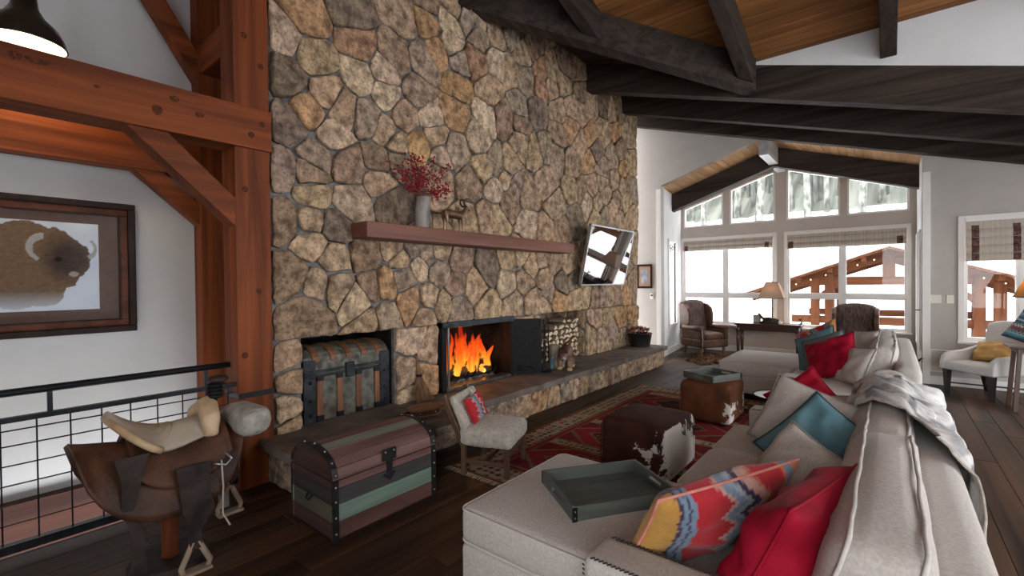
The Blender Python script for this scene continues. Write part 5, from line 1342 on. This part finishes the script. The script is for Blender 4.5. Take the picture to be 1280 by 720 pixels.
pillow('cushion', 'light linen cushion standing up behind the kilim cushion by the bay', 'cushion', (-.27,7.32,.74), (-.70,-.5,.4), (.46,.44,.15), m_oat, roll=R(8), piping=m_oatp, n=18, seed=19)

# ---- throw blanket draped over the sofa back
def stripe(u, v):
    a = v*1.6+.05*u; c = (.66,.64,.625)
    k = (a*11.0) % 1; n_ = mnoise.noise(Vector((u*6, v*40, 2)))
    b = mnoise.noise(Vector((u*6.0, v*2.2, 5)))
    g = .5+.5*math.sin(u*44+5.0*b+.8*math.sin(v*9))
    m_ = max(0, min(1, (g-.5)*3.0))*max(.15, min(1, .62+.9*b))
    dk = (.12,.125,.145)
    col = [c[i]*(1-m_)+dk[i]*m_ for i in range(3)]
    f = 1+.22*n_
    if v < .03 or v > .97: col = [.52,.47,.42]
    return tuple(q*f for q in col)
def prof(s):
    """cross section over the back: s 0 front .. 1 behind; returns x, z"""
    P = [(-.255,.56),(-.225,.68),(-.165,.84),(-.075,.922),(.05,.925),(.14,.86),(.225,.805),(.258,.74),(.266,.62),(.27,.50),(.275,.36)]
    f = s*(len(P)-1); i = min(len(P)-2, int(f)); q = f-i
    return (P[i][0]*(1-q)+P[i+1][0]*q, P[i][1]*(1-q)+P[i+1][1]*q)
def throwf(u, v):
    s = u; ya_ = 3.42-1.05*u**1.15+.05*math.sin(u*9); yb_ = 4.10-.05*(1-u); y = ya_+(yb_-ya_)*v
    if u < .22: s = .22-(.22-u)*(.35+.5*math.sin(v*3.1+.2))
    x, z = prof(s)
    fold = .020*math.sin(v*17+u*9)+.013*math.sin(v*31-u*14)+.030*mnoise.noise(Vector((u*5,v*8,0)))+.012*mnoise.noise(Vector((u*16,v*22,4)))
    damp = 1.0 if u > .15 else .4
    k = .5+.5*min(1, u*2)
    return (x+(fold*.9*k if s > .55 or s < .2 else fold*.2)+.012, y+.02*math.sin(u*9), z+.014+abs(fold)*damp*(1 if .15 < s < .6 else .3))
m_throw = mat('throw_weave', (.88,.88,.88), (1.08,1.08,1.08), scale=14, stretch=(1,3,1), rough=.95, bump=.6, bscale=120, vcol=True, spec=.05, c3=(.45,.45,.47), s3=22, a3=.5)
o = G().grid(throwf, 90, 110, stripe).build('throw_blanket', m_throw, smooth=True, fix=False)
so = o.modifiers.new('solid','SOLIDIFY'); so.thickness = .008; so.offset = 1
tag(o, 'grey and white striped throw draped over the sectional sofa back', 'blanket')
g = G(); tr_ = random.Random(31)
for k in range(110):
    for u in (1.0,):
        v = k/110; p = Vector(throwf(u, v)); g.tube([p, p+Vector((.012+tr_.uniform(-.01,.01), tr_.uniform(-.012,.012), -.03)), p+Vector((.012+tr_.uniform(-.015,.015), tr_.uniform(-.02,.02), -.075))], [.0045,.004,.003], 5)
ob = g.build('fringe', m_pipe, o); ob['kind'] = 'stuff'

# ---- round drink table between the sofas
m_white = mat('white_lacquer', (.62,.62,.61), rough=.35)
t = thing('drink_table', 'small round white table with black rim between the sofas', 'table', (-.80, 4.95, 0))
G().lathe([(0,.492),(.215,.492),(.215,.505),(0,.505)], 36).build('top', m_white, t)
G().tube([(.218*math.cos(a),.218*math.sin(a),.502) for a in [2*math.pi*i/40 for i in range(40)]], .010, 8, closed=True).build('rim', m_black, t, smooth=True)
G().tube([(0,0,.02),(0,0,.49)], .018, 10).build('stem', m_white, t, smooth=True)
G().lathe([(.15,0),(.15,.012),(.02,.025)], 28).build('base', m_white, t)
o = G().rbox((0,0,.012),(.05,.15,.022),.008).build('remote_control', m_black, smooth=True); o.location = (-.79,4.90,.5055); o.rotation_euler = (0,0,R(60)); tag(o, 'black remote control on the round table', 'remote')
for k in range(6): G().box(-.012,.012,-.06+.02*k,-.048+.02*k,.022,.0255).build('button', m_iron, o)
m_cov = mat('book_brown', (.10,.045,.02), (.17,.08,.04), scale=10, rough=.6)
t = thing('book', 'brown bound book standing on the round table by the crimson cushion', 'book', (-.70, 5.05, .5055), R(70))
G().box(-.016,.016,-.075,.075,.004,.16).build('pages', mat('paper',(.6,.57,.5),(.68,.65,.58),scale=60,stretch=(30,1,1),rough=.9), t)
for s in (-1,1): G().box(s*.016-.002,s*.016+.002,-.08,.08,0,.165).build('cover', m_cov, t, bevel=.001)
G().box(-.018,.018,-.083,-.078,0,.165).build('spine', m_cov, t, bevel=.001)
o = G().rbox((0,0,.035),(.26,.34,.07),.028,k=6,wob=.008).build('folded_towel', mat('white_terry',(.55,.54,.52),(.66,.65,.63),scale=60,rough=1,bump=.6,bscale=150), smooth=True); o.location = (-.78,5.78,.49); tag(o, 'folded white towel on the seat of the sofa by the bay', 'towel')
for k in range(3): G().tube([(-.131+.001*k,-.15,.02+.016*k),(-.134,0,.022+.016*k),(-.131,.15,.02+.016*k)], .003, 5).build('fold_edge', MATS['white_terry'], o)
# ================================================================== FAR END OF THE ROOM
m_brown = mat('brown_leather', (.060,.028,.017), (.115,.058,.038), scale=5, rough=.5, bump=.25, bscale=90, spec=.2)
m_tweed = mat('brown_tweed', (.045,.026,.022), (.12,.078,.066), scale=30, stretch=(1,1,.3), rough=.95, bump=.5, bscale=120)
m_clawt = wood('turned_oak', (.10,.05,.025), (.19,.10,.05), 'z', 4, .5, .2, .2)
def wing_chair(label, loc, rz):
    t = thing('wing_chair', label, 'chair', loc, rz)      # faces +y in its own frame
    for sx in (-1, 1):
        G().lathe([(.020,0),(.030,.02),(.022,.05),(.032,.10),(.030,.18)], 12, c=(sx*.29,.26,0)).build('leg', m_clawt, t, smooth=True)
        G().beam((sx*.27,-.33,0),(sx*.27,-.28,.18),.045,.05,up=(0,1,0)).build('leg', m_clawt, t, bevel=.004)
    G().rbox((0,0,.26),(.70,.68,.18),.04,k=5).build('seat_frame', m_brown, t, smooth=True)
    G().rbox((0,.03,.405),(.50,.60,.14),.05,k=6,crown=(0,0,.03)).build('seat_cushion', m_brown, t, smooth=True)
    Mb = Matrix.Rotation(R(-10), 3, 'X').inverted()
    bk = G().rbox((0,-.315,.76),(.58,.13,.74),.06,k=8,crown=(0,.03,.05),mat=Matrix.Rotation(R(8),3,'X')); bk.build('backrest', m_tweed, t, smooth=True)
    G().rbox((0,-.375,.75),(.60,.05,.72),.025,k=6,crown=(0,0,.05),mat=Matrix.Rotation(R(8),3,'X')).build('back_panel', m_brown, t, smooth=True)
    for sx in (-1, 1):
        wg = [(-.40,.52),(-.16,.56),(-.08,.66),(-.07,.86),(-.12,1.0),(-.24,1.08),(-.42,1.10)]
        w_ = G().prism(wg, sx*.30-.035, sx*.30+.035, 'x').build('wing', m_brown, t, bevel=.025, segs=3)
        G().rbox((sx*.305,.03,.44),(.08,.62,.22),.03,k=5).build('arm_panel', m_brown, t, smooth=True)
        G().tube([(sx*.315,-.28,.575),(sx*.315,.10,.572),(sx*.315,.30,.57)], [.052,.056,.060], 14).build('arm_roll', m_brown, t, smooth=True)
        ob = G().lathe([(.0,0),(.058,0),(.062,.008),(.045,.014),(.0,.016)], 16).build('arm_front', m_brown, t, smooth=True)
        ob.location = (sx*.315,.30,.57); ob.rotation_euler = (R(-90),0,0)
        G().tube([(sx*.345,.335,.55),(sx*.35,.34,.45),(sx*.33,.34,.36),(sx*.345,.34,.20)], .006, 6).build('welt', m_pipe, t, smooth=True)
    return t
wing_chair('brown leather wing chair turned towards the room beside the bay corner', (-3.12, 10.45, 0), R(-122))
wing_chair('brown wing chair turned towards the room behind the cushioned sofa', (-.45, 9.75, 0), R(180))

# ---- console table with turned legs
m_mah = {a: wood('mahogany_'+a, (.028,.010,.008), (.065,.024,.018), a, 3, .3, .1, .08, coat=.3) for a in 'xz'}
t = thing('console_table', 'dark mahogany console table with turned legs under the bay windows', 'table', (-1.92, 10.72, 0))
G().box(-.60,.60,-.23,.23,.665,.70).build('top', m_mah['x'], t, bevel=.006)
G().box(-.55,.55,-.20,-.18,.55,.665).build('front_apron', m_mah['x'], t, bevel=.003); G().box(-.55,.55,.18,.20,.55,.665).build('back_apron', m_mah['x'], t)
for sx in (-1,1):
    G().box(sx*.55-.01,sx*.55+.01,-.18,.18,.55,.665).build('side_apron', m_mah['x'], t)
    for sy in (-1,1): G().lathe([(.022,0),(.030,.02),(.020,.05),(.024,.10),(.034,.30),(.036,.42),(.026,.46),(.038,.49),(.030,.51),(.042,.53),(.042,.67)], 14, c=(sx*.54,sy*.18,0)).build('leg', m_mah['z'], t, smooth=True)
# ---- table lamp
m_shade = mat('lamp_shade', (.50,.40,.33), (.56,.46,.38), scale=40, rough=.9)
MATS['lamp_shade'].node_tree.nodes['Principled BSDF'].inputs['Transmission Weight'].default_value = 0
def table_lamp(label, loc, r0, r1, z0, z1, m_sh, energy, stem, glow, sq=True):
    t = thing('table_lamp', label, 'lamp', loc)
    n = 4 if sq else 28
    g = G(); vs = []
    for (r, z) in ((r1,z0),(r0,z1)):
        for k in range(n):
            a = 2*math.pi*(k+.5)/n; vs.append((r*math.cos(a), r*math.sin(a)*(.72 if sq else 1), z))
    g.add(vs, [(k,(k+1)%n,n+(k+1)%n,n+k) for k in range(n)])
    o = g.build('shade', m_sh, t, fix=False, smooth=not sq); s = o.modifiers.new('solid','SOLIDIFY'); s.thickness = .004
    for (r, z) in ((r1,z0),(r0,z1)):
        G().tube([(r*math.cos(2*math.pi*(k+.5)/n), r*math.sin(2*math.pi*(k+.5)/n)*(.72 if sq else 1), z) for k in range(n)], .006, 6, closed=True).build('shade_trim', m_brown, t)
    G().lathe([(.085,0),(.085,.015),(.03,.03),(.016,.06),(.014,.2),(.020,.3),(.012,.34),(.012,z0+.05)], 16).build('stem', stem, t, smooth=True)
    gb = G(); ball(gb, (0,0,(z0+z1)/2), .035); gb.build('bulb', glow, t, smooth=True)
    G().tube([(0,0,z1-.02),(0,0,z1+.035)], .006, 6).build('finial', stem, t)
    l = bpy.data.lights.new('lamp_light','POINT'); l.energy = energy; l.color = (1,.72,.42); l.shadow_soft_size = .06
    lo = bpy.data.objects.new('lamp_light', l); COL.objects.link(lo); lo.location = (loc[0],loc[1],loc[2]+(z0+z1)/2)
    return t
m_glow = mat('lamp_bulb', (.9,.8,.6), emit=(1,.72,.40), estr=3.0)
def translucent(name, c, t_=.5):
    m, nt, N, L, bs = nodes_of(name); N.remove(bs); d = N.new('ShaderNodeBsdfDiffuse'); d.inputs[0].default_value = (*c,1); tr = N.new('ShaderNodeBsdfTranslucent'); tr.inputs[0].default_value = (*c,1)
    mx = N.new('ShaderNodeMixShader'); mx.inputs[0].default_value = t_; L.new(d.outputs[0], mx.inputs[1]); L.new(tr.outputs[0], mx.inputs[2]); L.new(mx.outputs[0], N['Material Output'].inputs[0]); return m
m_shade_t = translucent('shade_linen', (.46,.36,.29), .35); m_shade_y = translucent('shade_mustard', (.55,.33,.13), .45)
table_lamp('table lamp with a tapered taupe shade on the console table', (-1.86,10.78,.70), .155, .33, .52, .845, m_shade_t, 1.0, m_dbronze, m_glow)
# deer figurine, small frame, candle bowl on the console
t = thing('stag_figurine', 'dark bronze lying stag figurine on the console table', 'figurine', (-1.90, 10.60, .70))
critter('body', [([(-.10,0,.085),(0,0,.09),(.12,0,.075),(.20,0,.06)], [.045,.055,.05,.03]), ([(-.10,0,.10),(-.15,0,.17),(-.16,0,.20)], [.032,.024,.022]), ([(-.155,0,.205),(-.20,-.01,.19)], [.022,.012]), ([(-.05,-.04,.05),(-.14,-.05,.045)], [.022,.014]), ([(.08,-.04,.05),(.02,-.06,.045)], [.025,.014])], [], m_dbronze, t, .011)
G().rbox((.02,0,.025),(.34,.13,.05),.015).build('base', m_dbronze, t, smooth=True)
for s in (-1,1):
    G().tube([(-.16,s*.012,.22),(-.165+.0,s*.045,.27),(-.15,s*.05,.32)], [.006,.005,.003], 5).build('antler', m_bronze, t); G().tube([(-.165,s*.045,.27),(-.195,s*.05,.30)], [.004,.003], 5).build('antler', m_bronze, t)
t = thing('photo_frame', 'small standing photo frame on the console table', 'frame', (-2.12, 10.66, .70), R(12))
ring_ = G().box(-.07,.07,-.008,.008,.155,.175).box(-.07,.07,-.008,.008,0,.02).box(-.07,-.05,-.008,.008,.02,.155).box(.05,.07,-.008,.008,.02,.155); ring_.build('frame', m_clawt, t)
G().box(-.05,.05,-.002,.002,.02,.155).build('photo', mat('old_photo',(.25,.2,.17),(.45,.4,.36),scale=14,rough=.5), t); G().beam((0,.008,.10),(0,.07,0),.02,.004).build('strut', m_clawt, t)
t = thing('candle_bowl', 'small white bowl at the foot of the stag figurine', 'bowl', (-1.70, 10.60, .70))
G().lathe([(.035,0),(.045,.01),(.06,.05),(.055,.05),(.04,.015),(0,.012)], 18).build('bowl', m_white, t, smooth=True)
G().lathe([(.028,.013),(.028,.075),(0,.075)], 14).build('candle', mat('wax',(.6,.5,.38),(.65,.55,.43),scale=8,rough=.5), t, smooth=True)
t = thing('antler_candlestick', 'dark antler candlestick at the end of the console table', 'candlestick', (-1.36, 10.80, .70))
G().tube([(0,0,0),(.02,0,.05),(.0,.0,.10),(.03,0,.16)], [.022,.014,.012,.006], 8).build('antler', m_dbronze, t, smooth=True); G().tube([(.0,0,.08),(-.03,0,.10),(-.05,0,.14)], [.010,.008,.003], 6).build('tine', m_dbronze, t, smooth=True)
G().lathe([(.04,0),(.035,.012),(.02,.02)], 14).build('base', m_dbronze, t)

# ---- pale armchair by the tall window, its cushions
m_ivory = mat('ivory_linen', (.42,.405,.39), (.50,.485,.47), scale=80, rough=.9, bump=.3, bscale=300)
m_ebony = mat('ebonised_leg', (.008,.006,.006), (.018,.013,.012), scale=8, rough=.35)
t = thing('armchair', 'pale linen armchair with dark tapered legs by the tall window', 'chair', (1.03, 8.83, 0), R(-47.5))
for sx in (-1,1):
    for sy in (-1,1):
        g = G(); z1_ = .335; a, b = .036, .022; cx_, cy_ = sx*.285, sy*.27
        ox = 0; oy = (.06 if sy > 0 else 0)
        g.add([(cx_-b,cy_-b+oy,0),(cx_+b,cy_-b+oy,0),(cx_+b,cy_+b+oy,0),(cx_-b,cy_+b+oy,0),(cx_-a,cy_-a,z1_),(cx_+a,cy_-a,z1_),(cx_+a,cy_+a,z1_),(cx_-a,cy_+a,z1_)], [(3,2,1,0),(4,5,6,7),(0,1,5,4),(1,2,6,5),(2,3,7,6),(3,0,4,7)])
        g.build('leg', m_ebony, t, bevel=.003)
G().beam((-.285,-.27,.13),(.285,.31,.13),.018,.02).build('stretcher', m_ebony, t); G().beam((.285,-.27,.132),(-.285,.31,.132),.018,.02).build('stretcher', m_ebony, t)
G().rbox((0,-.01,.385),(.66,.62,.12),.03,k=6,crown=(0,0,.015)).build('seat', m_ivory, t, smooth=True)
G().rbox((0,.30,.66),(.56,.10,.60),.045,k=8,crown=(0,.02,.06),mat=Matrix.Rotation(R(-10),3,'X')).build('backrest', m_ivory, t, smooth=True)
for sx in (-1,1):
    G().prism([(.33,.36),(.33,.72),(.20,.64),(.0,.59),(-.22,.57),(-.30,.52),(-.325,.43),(-.325,.33)], sx*.315-.035, sx*.315+.035, 'x').build('arm', m_ivory, t, bevel=.018, segs=3)
def loc_arm(x, y, z):
    v = Matrix.Rotation(R(-47.5),4,'Z') @ Vector((x,y,z)); return (1.03+v.x, 8.83+v.y, z)
m_must = mat('mustard_cotton', (.36,.21,.065), (.44,.27,.09), scale=7, rough=.85, bump=.3, bscale=200)
n_ = Matrix.Rotation(R(-47.5),4,'Z') @ Vector((0,-.85,.5))
pillow('lumbar_cushion', 'mustard cotton cushion with a tufted button on the pale armchair', 'cushion', loc_arm(.0,.12,.60), n_, (.52,.30,.17), m_must, n=22, seed=22, wr=.02, roll=R(6))
bt = G(); ball(bt, (.02,.03,.084), .016); ob = bt.build('button', m_must, bpy.data.objects[[o.name for o in bpy.data.objects if o.name.startswith('lumbar_cushion')][-1]], smooth=True)
SER = [(.03,.06,.10),(.04,.14,.20),(.10,.25,.33),(.20,.19,.19),(.03,.06,.10),(.16,.02,.03),(.45,.43,.40),(.04,.14,.20),(.05,.05,.07),(.20,.30,.36)]
def serape(u, v, s):
    q = v*17; i = int(q) % len(SER); c = SER[i]
    if i in (3, 6) and (int(u*26)+int(q*2)) % 2: c = (.04,.03,.04)
    return c
pillow('cushion', 'blue and red striped serape cushion resting on the pale armchair', 'cushion', (1.50,8.86,.93), (-.35,-.80,.35), (.52,.48,.16), m_kil, colfn=serape, n=56, roll=R(-24), seed=25, piping=m_tealp)
# ---- side table with lamp
m_wal = {a: wood('walnut_table_'+a, (.035,.015,.009), (.085,.04,.025), a, 3, .4, .2, .08) for a in 'xz'}
t = thing('side_table', 'dark walnut side table with splayed legs beside the pale armchair', 'table', (1.38, 8.20, 0))
G().rbox((0,0,.765),(.52,.46,.03),.010,k=4).build('top', m_wal['x'], t, smooth=False)
G().box(-.20,.20,-.17,.17,.70,.75).build('apron', m_wal['x'], t, bevel=.004)
for sx in (-1,1):
    for sy in (-1,1): G().beam((sx*.235,sy*.20,0),(sx*.19,sy*.16,.75),.045,.04,up=(1,0,0)).build('leg', m_wal['z'], t, bevel=.004)
G().box(-.22,.22,-.012,.012,.16,.19).build('stretcher', m_wal['x'], t)
table_lamp('table lamp with a mustard cone shade on the walnut side table', (1.40,8.28,.78), .09, .22, .58, .86, m_shade_y, 1.3, m_dbronze, m_glow, False)

# ---- switches, vent, little picture, driftwood
m_plate = mat('switch_plate', (.66,.62,.52), (.70,.66,.56), scale=6, rough=.4)
def plate(label, xc, w, n):
    t = thing('light_switch', label, 'switch', (xc, YF, 1.285))
    G().rbox((0,-.005,0),(w,.010,.125),.004,k=2).build('plate', m_plate, t)
    for k in range(n):
        x = (k-(n-1)/2)*.05; G().box(x-.006,x+.006,-.022,-.008,-.012,.014).build('toggle', m_trim, t, bevel=.002)
        for zz in (-.045,.045):
            q = G().lathe([(.004,0),(.004,.003)], 8).build('screw', m_silver, t); q.location = (x,-.011,zz); q.rotation_euler = (R(90),0,0)
    return t
plate('wide cream double light switch on the far wall', .52, .19, 2); plate('cream single light switch on the far wall', .71, .085, 1)
t = thing('wall_vent', 'grey slatted return air vent low on the far wall', 'vent', (.60, YF, .36))
G().box(-.12,.12,-.012,0,.15,.17).box(-.12,.12,-.012,0,-.17,-.15).box(-.12,-.10,-.012,0,-.15,.15).box(.10,.12,-.012,0,-.15,.15).build('frame', m_trim, t, bevel=.002)
sl = None
for k in range(14):
    if sl is None: sl = G().beam((-.10,-.004,0),(.10,-.004,0),.010,.003,up=(0,-.5,.8)).build('slat', m_trim, t); o = sl
    else: o = sl.copy(); COL.objects.link(o); o.parent = t
    o.location = (0,0,-.14+.0205*k)
t = thing('small_picture', 'small dark framed picture on the far wall beyond the television', 'picture', (-4.02, YF, 1.70))
G().box(-.17,.17,-.025,0,.21,.255).box(-.17,.17,-.025,0,-.255,-.21).box(-.17,-.13,-.025,0,-.21,.21).box(.13,.17,-.025,0,-.21,.21).build('frame', m_frm, t, bevel=.004)
G().box(-.13,.13,-.012,-.008,-.21,.21).build('mat_board', mat('pic_mat',(.30,.17,.10),(.34,.2,.12),scale=8,rough=.7), t); G().box(-.075,.075,-.014,-.012,-.14,.14).build('print', mat('pic_print',(.10,.14,.22),(.32,.33,.36),scale=7,rough=.5), t)
t = thing('thermostat', 'small white thermostat on the far wall below the small picture', 'thermostat', (-3.86, YF, 1.28))
G().rbox((0,-.012,0),(.07,.024,.12),.006,k=2).build('case', m_trim, t); G().box(-.02,.02,-.026,-.024,.0,.035).build('display', m_iron, t)
t = thing('antler_basket', 'dark driftwood and antler basket on the floor by the bay corner', 'basket', (.16, 9.10, 0))
G().lathe([(.10,0),(.13,.04),(.17,.22),(.16,.26),(.14,.22),(.09,.04),(0,.03)], 18).build('basket', mat('wicker_dark',(.02,.013,.010),(.06,.04,.03),scale=30,stretch=(1,1,3),rough=.8,bump=.8,bscale=60), t, smooth=True)
ar = random.Random(3)
for k in range(7):
    a = ar.uniform(0,6.28); G().tube([(0.05*math.cos(a),.05*math.sin(a),.10),(.12*math.cos(a),.12*math.sin(a),.28),(.22*math.cos(a),.2*math.sin(a),.33+.10*ar.random()),(.27*math.cos(a+.3),.25*math.sin(a+.3),.38+.08*ar.random())], [.016,.014,.010,.004], 6).build('antler', m_clawt if k % 2 else m_dbronze, t, smooth=True)
t = thing('shade_pole', 'white blind pole leaning in the bay corner by the switches', 'pole', (.345, 9.30, 0))
G().tube([(0,0,.0),(0,.03,2.3)], .014, 8).build('rod', m_trim, t, smooth=True); G().tube([(-.03,0,1.12),(.03,0,1.12)], .008, 6).build('grip', m_black, t); G().lathe([(.02,0),(.02,.03)], 10).build('tip', m_black, t)

# ---- roman shades
def shadecol(u, v, bands=False):
    c = (.47,.41,.345); k = .5+.5*math.sin(u*210)
    n = mnoise.noise(Vector((u*40, v*40, 1)))*.1; st = 1-.16*(1 if k > .5 else 0)
    return tuple(q*(st+n) for q in c)
m_rs = mat('shade_fabric', (.95,.95,.95), (1.02,1.02,1.02), scale=40, rough=.9, vcol=True, bump=.2, bscale=200)
m_rb = mat('shade_band', (.035,.012,.014), (.10,.035,.03), scale=30, rough=.9, c3=(.22,.16,.10), s3=45, a3=.6)
def roman(label, x0, x1, ztop, zbot, y, folds, bandx):
    t = thing('roman_shade', label, 'blind', ((x0+x1)/2, y, zbot))
    H_ = ztop-zbot
    def prof_(v):
        if v < .22: return -.02-.0*v
        q = ((v-.22)/.78*folds) % 1
        return -.025-.045*math.sin(math.pi*q)**.7*(0.4+.6*v)
    def fn(u, v): return (x0+(x1-x0)*u, y+prof_(v), ztop-H_*v)
    nv_ = 14*folds
    o = G().grid(fn, 90, nv_, shadecol).build('cloth', m_rs, t, smooth=True, world=True, fix=False); o.modifiers.new('solid','SOLIDIFY').thickness = .004
    for (a, b, v0) in bandx:
        G().grid(lambda u, v: (a+(b-a)*u, y+prof_(v0+(1-v0)*v)-.006, ztop-H_*(v0+(1-v0)*v)), 3, nv_).build('trim_band', m_rb, t, smooth=True, world=True, fix=False)
    G().box(x0,x1,y-.03,y+.005,ztop-.01,ztop+.03).build('headrail', m_trim, t, world=True)
    G().tube([(x0+.004,y-.03,zbot+.01),(x1-.004,y-.03,zbot+.01)], .008, 6).build('bottom_rod', m_trim, t, world=True)
roman('gathered striped roman shade on the bay window behind the wing chair', -3.79, -1.91, 2.54, 2.29, YBAY-.03, 2, ((-3.76,-3.68,.5),(-2.06,-1.98,.5)))
roman('gathered striped roman shade on the bay window facing the pavilion', -1.64, .26, 2.54, 2.24, YBAY-.03, 2, ((-1.62,-1.53,.5),(.12,.21,.5)))
roman('striped roman shade with two dark bands on the tall window', .87, 1.44, 2.42, 1.84, YF-.035, 4, ((.925,1.005,.12),(1.335,1.41,.12)))
roman('striped roman shade on the second sash of the tall window', 1.46, 2.15, 2.42, 1.84, YF-.035, 4, ((1.52,1.60,.12),(2.0,2.08,.12)))
# ================================================================== OUTSIDE
m_snow = mat('snow', (.80,.82,.85), (.88,.89,.91), scale=2, rough=.8, bump=.3, bscale=6)
def snowz(x, y):
    d = max(0, y-19.5); z = -1.6+.60*d+.5*mnoise.noise(Vector((x*.12, y*.12, 0)))*min(1, d*.3)
    return z
o = G().grid(lambda u, v: (-60+130*u, 12.2+19*v, snowz(-60+130*u, 12.2+19*v)), 70, 60).build('ground_snow', m_snow, smooth=True, fix=False); struct(o, 'snow covered slope outside the bay windows')
struct(G().box(4.6, 60, -40, 12.5, -1.9, -1.6).box(-60,4.6,-60,-2.9,-1.9,-1.6).build('ground_snow_yard', m_snow))
m_brush = mat('winter_brush', (.035,.040,.030), (.15,.16,.135), scale=1.7, stretch=(1,.03,.03), detail=9, lo=.36, hi=.62, rough=1)
o = G().grid(lambda u, v: (-70+150*u, 31.0+40*v, snowz(-70+150*u, 31.0+40*v)+.4*mnoise.noise(Vector((u*90, v*40, 3)))), 110, 50).build('hill_forest_floor', m_brush, smooth=True, fix=False); struct(o, 'wooded hillside beyond the snow slope')
m_asp = mat('aspen_bark', (.05,.052,.045), (.17,.175,.155), scale=3.5, stretch=(1,1,.5), detail=8, lo=.38, hi=.58, rough=.9)
m_con = mat('conifer_bark', (.045,.048,.042), (.12,.125,.11), scale=4, stretch=(1,1,.3), rough=.95)
tr_r = random.Random(17)
def tree(x, y, h, r, label, group=None, mt=None, nb=14):
    z0 = snowz(x, y)-.3; t = thing('aspen_tree', label, 'tree', (x, y, z0), 0, group)
    lean = tr_r.uniform(-.5,.5)
    path = [(lean*s+.15*math.sin(4*s+x), .2*math.sin(3*s+y), h*s) for s in [i/8 for i in range(9)]]
    G().tube(path, [r*(1-.75*i/8) for i in range(9)], 8).build('trunk', mt or m_asp, t, smooth=True)
    g = G()
    for k in range(nb):
        s = tr_r.uniform(.25,.98); a = tr_r.uniform(0,6.28); L_ = tr_r.uniform(.5,1.5)*(1.2-s*.6); p = Vector((lean*s, 0, h*s)); d = Vector((math.cos(a), math.sin(a), tr_r.uniform(.1,.7)))
        g.tube([p, p+d*L_*.5, p+d*L_+Vector((0,0,-.15))], [r*.28,r*.16,r*.05], 5)
    b = g.build('branches', mt or m_asp, t); b['kind'] = 'stuff'
spots = [(-13.0,31),(-11.4,30.2),(-10.1,31.5),(-8.8,30.4),(-7.2,31.3),(-6.1,30.6),(-4.9,31.8),(-3.7,30.3),(-2.5,31.0),(-1.2,30.5),(-.1,31.6),(1.0,30.4),(2.4,31.2),(4.0,30.7),(5.6,31.4)]
for (x, y) in spots: tree(x+tr_r.uniform(-.3,.3), y, tr_r.uniform(11,15), tr_r.uniform(.14,.24), 'pale bare aspen tree on the snow slope', 'bare aspen trees beyond the bay')
# dense distant forest: nobody could count it
g = G()
for k in range(700):
    x, y = tr_r.uniform(-34, 22), tr_r.uniform(32, 52); z0 = snowz(x, y)-.5; h = tr_r.uniform(9,16); r = tr_r.uniform(.07,.17); ln = tr_r.uniform(-.4,.4)
    g.tube([(x,y,z0),(x+ln*.5,y,z0+h*.5),(x+ln,y,z0+h)], [r,r*.7,.03], 5)
    for q in range(6):
        s = tr_r.uniform(.3,.95); a = tr_r.uniform(0,6.28); L_ = tr_r.uniform(.6,1.6)
        g.tube([(x+ln*s,y,z0+h*s),(x+ln*s+math.cos(a)*L_,y+math.sin(a)*L_,z0+h*s+.3)], [.04,.012], 3, cap=False)
o = g.build('forest_treeline', m_con); o['kind'] = 'stuff'; tag(o, 'dense grey forest on the hillside beyond the bay', 'forest', None, 'stuff')
# log pavilion
m_cedar = {a: wood('cedar_'+a, (.042,.014,.006), (.085,.030,.012), a, 2.5, .9, .3, .06, spec=.1) for a in 'xyz'}
t = thing('log_pavilion', 'open timber pavilion with a snowy gable roof outside the bay', 'pavilion', (0, 16.4, -1.6))
Y0, Y1 = 15.0, 18.6; RZ = 2.30; SL = .36
def rz_(x): return RZ-SL*abs(x-.02)
for yy in (Y0, Y1):
    for s in (-1,1):
        G().beam((.02,yy,RZ-.20),(.02+s*3.1,yy,rz_(3.12)-.20),.16,.24,vert_ends=True).build('rafter', m_cedar['x'], t, world=True)
    G().box(-2.2,2.3,yy-.07,yy+.07,1.44,1.66).build('tie_beam', m_cedar['x'], t, world=True)
    G().box(-.12,.14,yy-.1,yy+.1,1.66,RZ-.1).build('king_post', m_cedar['z'], t, world=True)
    for xx in (-1.55,-1.22,1.62,1.95): G().box(xx-.10,xx+.10,yy-.1,yy+.1,-1.6,rz_(xx)-.1).build('post', m_cedar['z'], t, world=True)
    for s in (-1,1): G().beam((.02+s*1.5,yy,1.0),(.02+s*.95,yy,1.50),.12,.14).build('brace', m_cedar['x'], t, world=True)
    for zz in (.42,): G().box(-2.1,2.1,yy-.06,yy+.06,zz,zz+.20).build('rail', m_cedar['x'], t, world=True)
for s in (-1,1):
    for xx in (.5,1.2,1.9,2.6): G().beam((.02+s*xx,Y0-.5,rz_(.02+xx)-.09),(.02+s*xx,Y1+.5,rz_(.02+xx)-.09),.10,.12).build('purlin', m_cedar['y'], t, world=True)
    P = [(.02,RZ+.03),(.02+s*3.3,rz_(3.32)+.03),(.02+s*3.3,rz_(3.32)+.08),(.02,RZ+.08)]
    G().prism(P, Y0-.55, Y1+.55, 'y').build('roof_deck', m_cedar['y'], t, world=True)
    P = [(.02,RZ+.08),(.02+s*3.3,rz_(3.32)+.08),(.02+s*3.25,rz_(3.32)+.20),(.02,RZ+.24)]
    G().prism(P, Y0-.5, Y1+.5, 'y').build('snow_cap', m_snow, t, bevel=.03, world=True)
for yy in (15.0,18.6):
    pass
g = G()
for sx in (-1,1):
    for k in range(8): ball(g, (.02+sx*(.3+.34*k), Y0-.12, rz_(.3+.34*k)-.12), .012)
o = g.build('string_lights', mat('fairy_light',(.9,.8,.6),emit=(1,.8,.5),estr=2.0), t, world=True); o['kind'] = 'stuff'
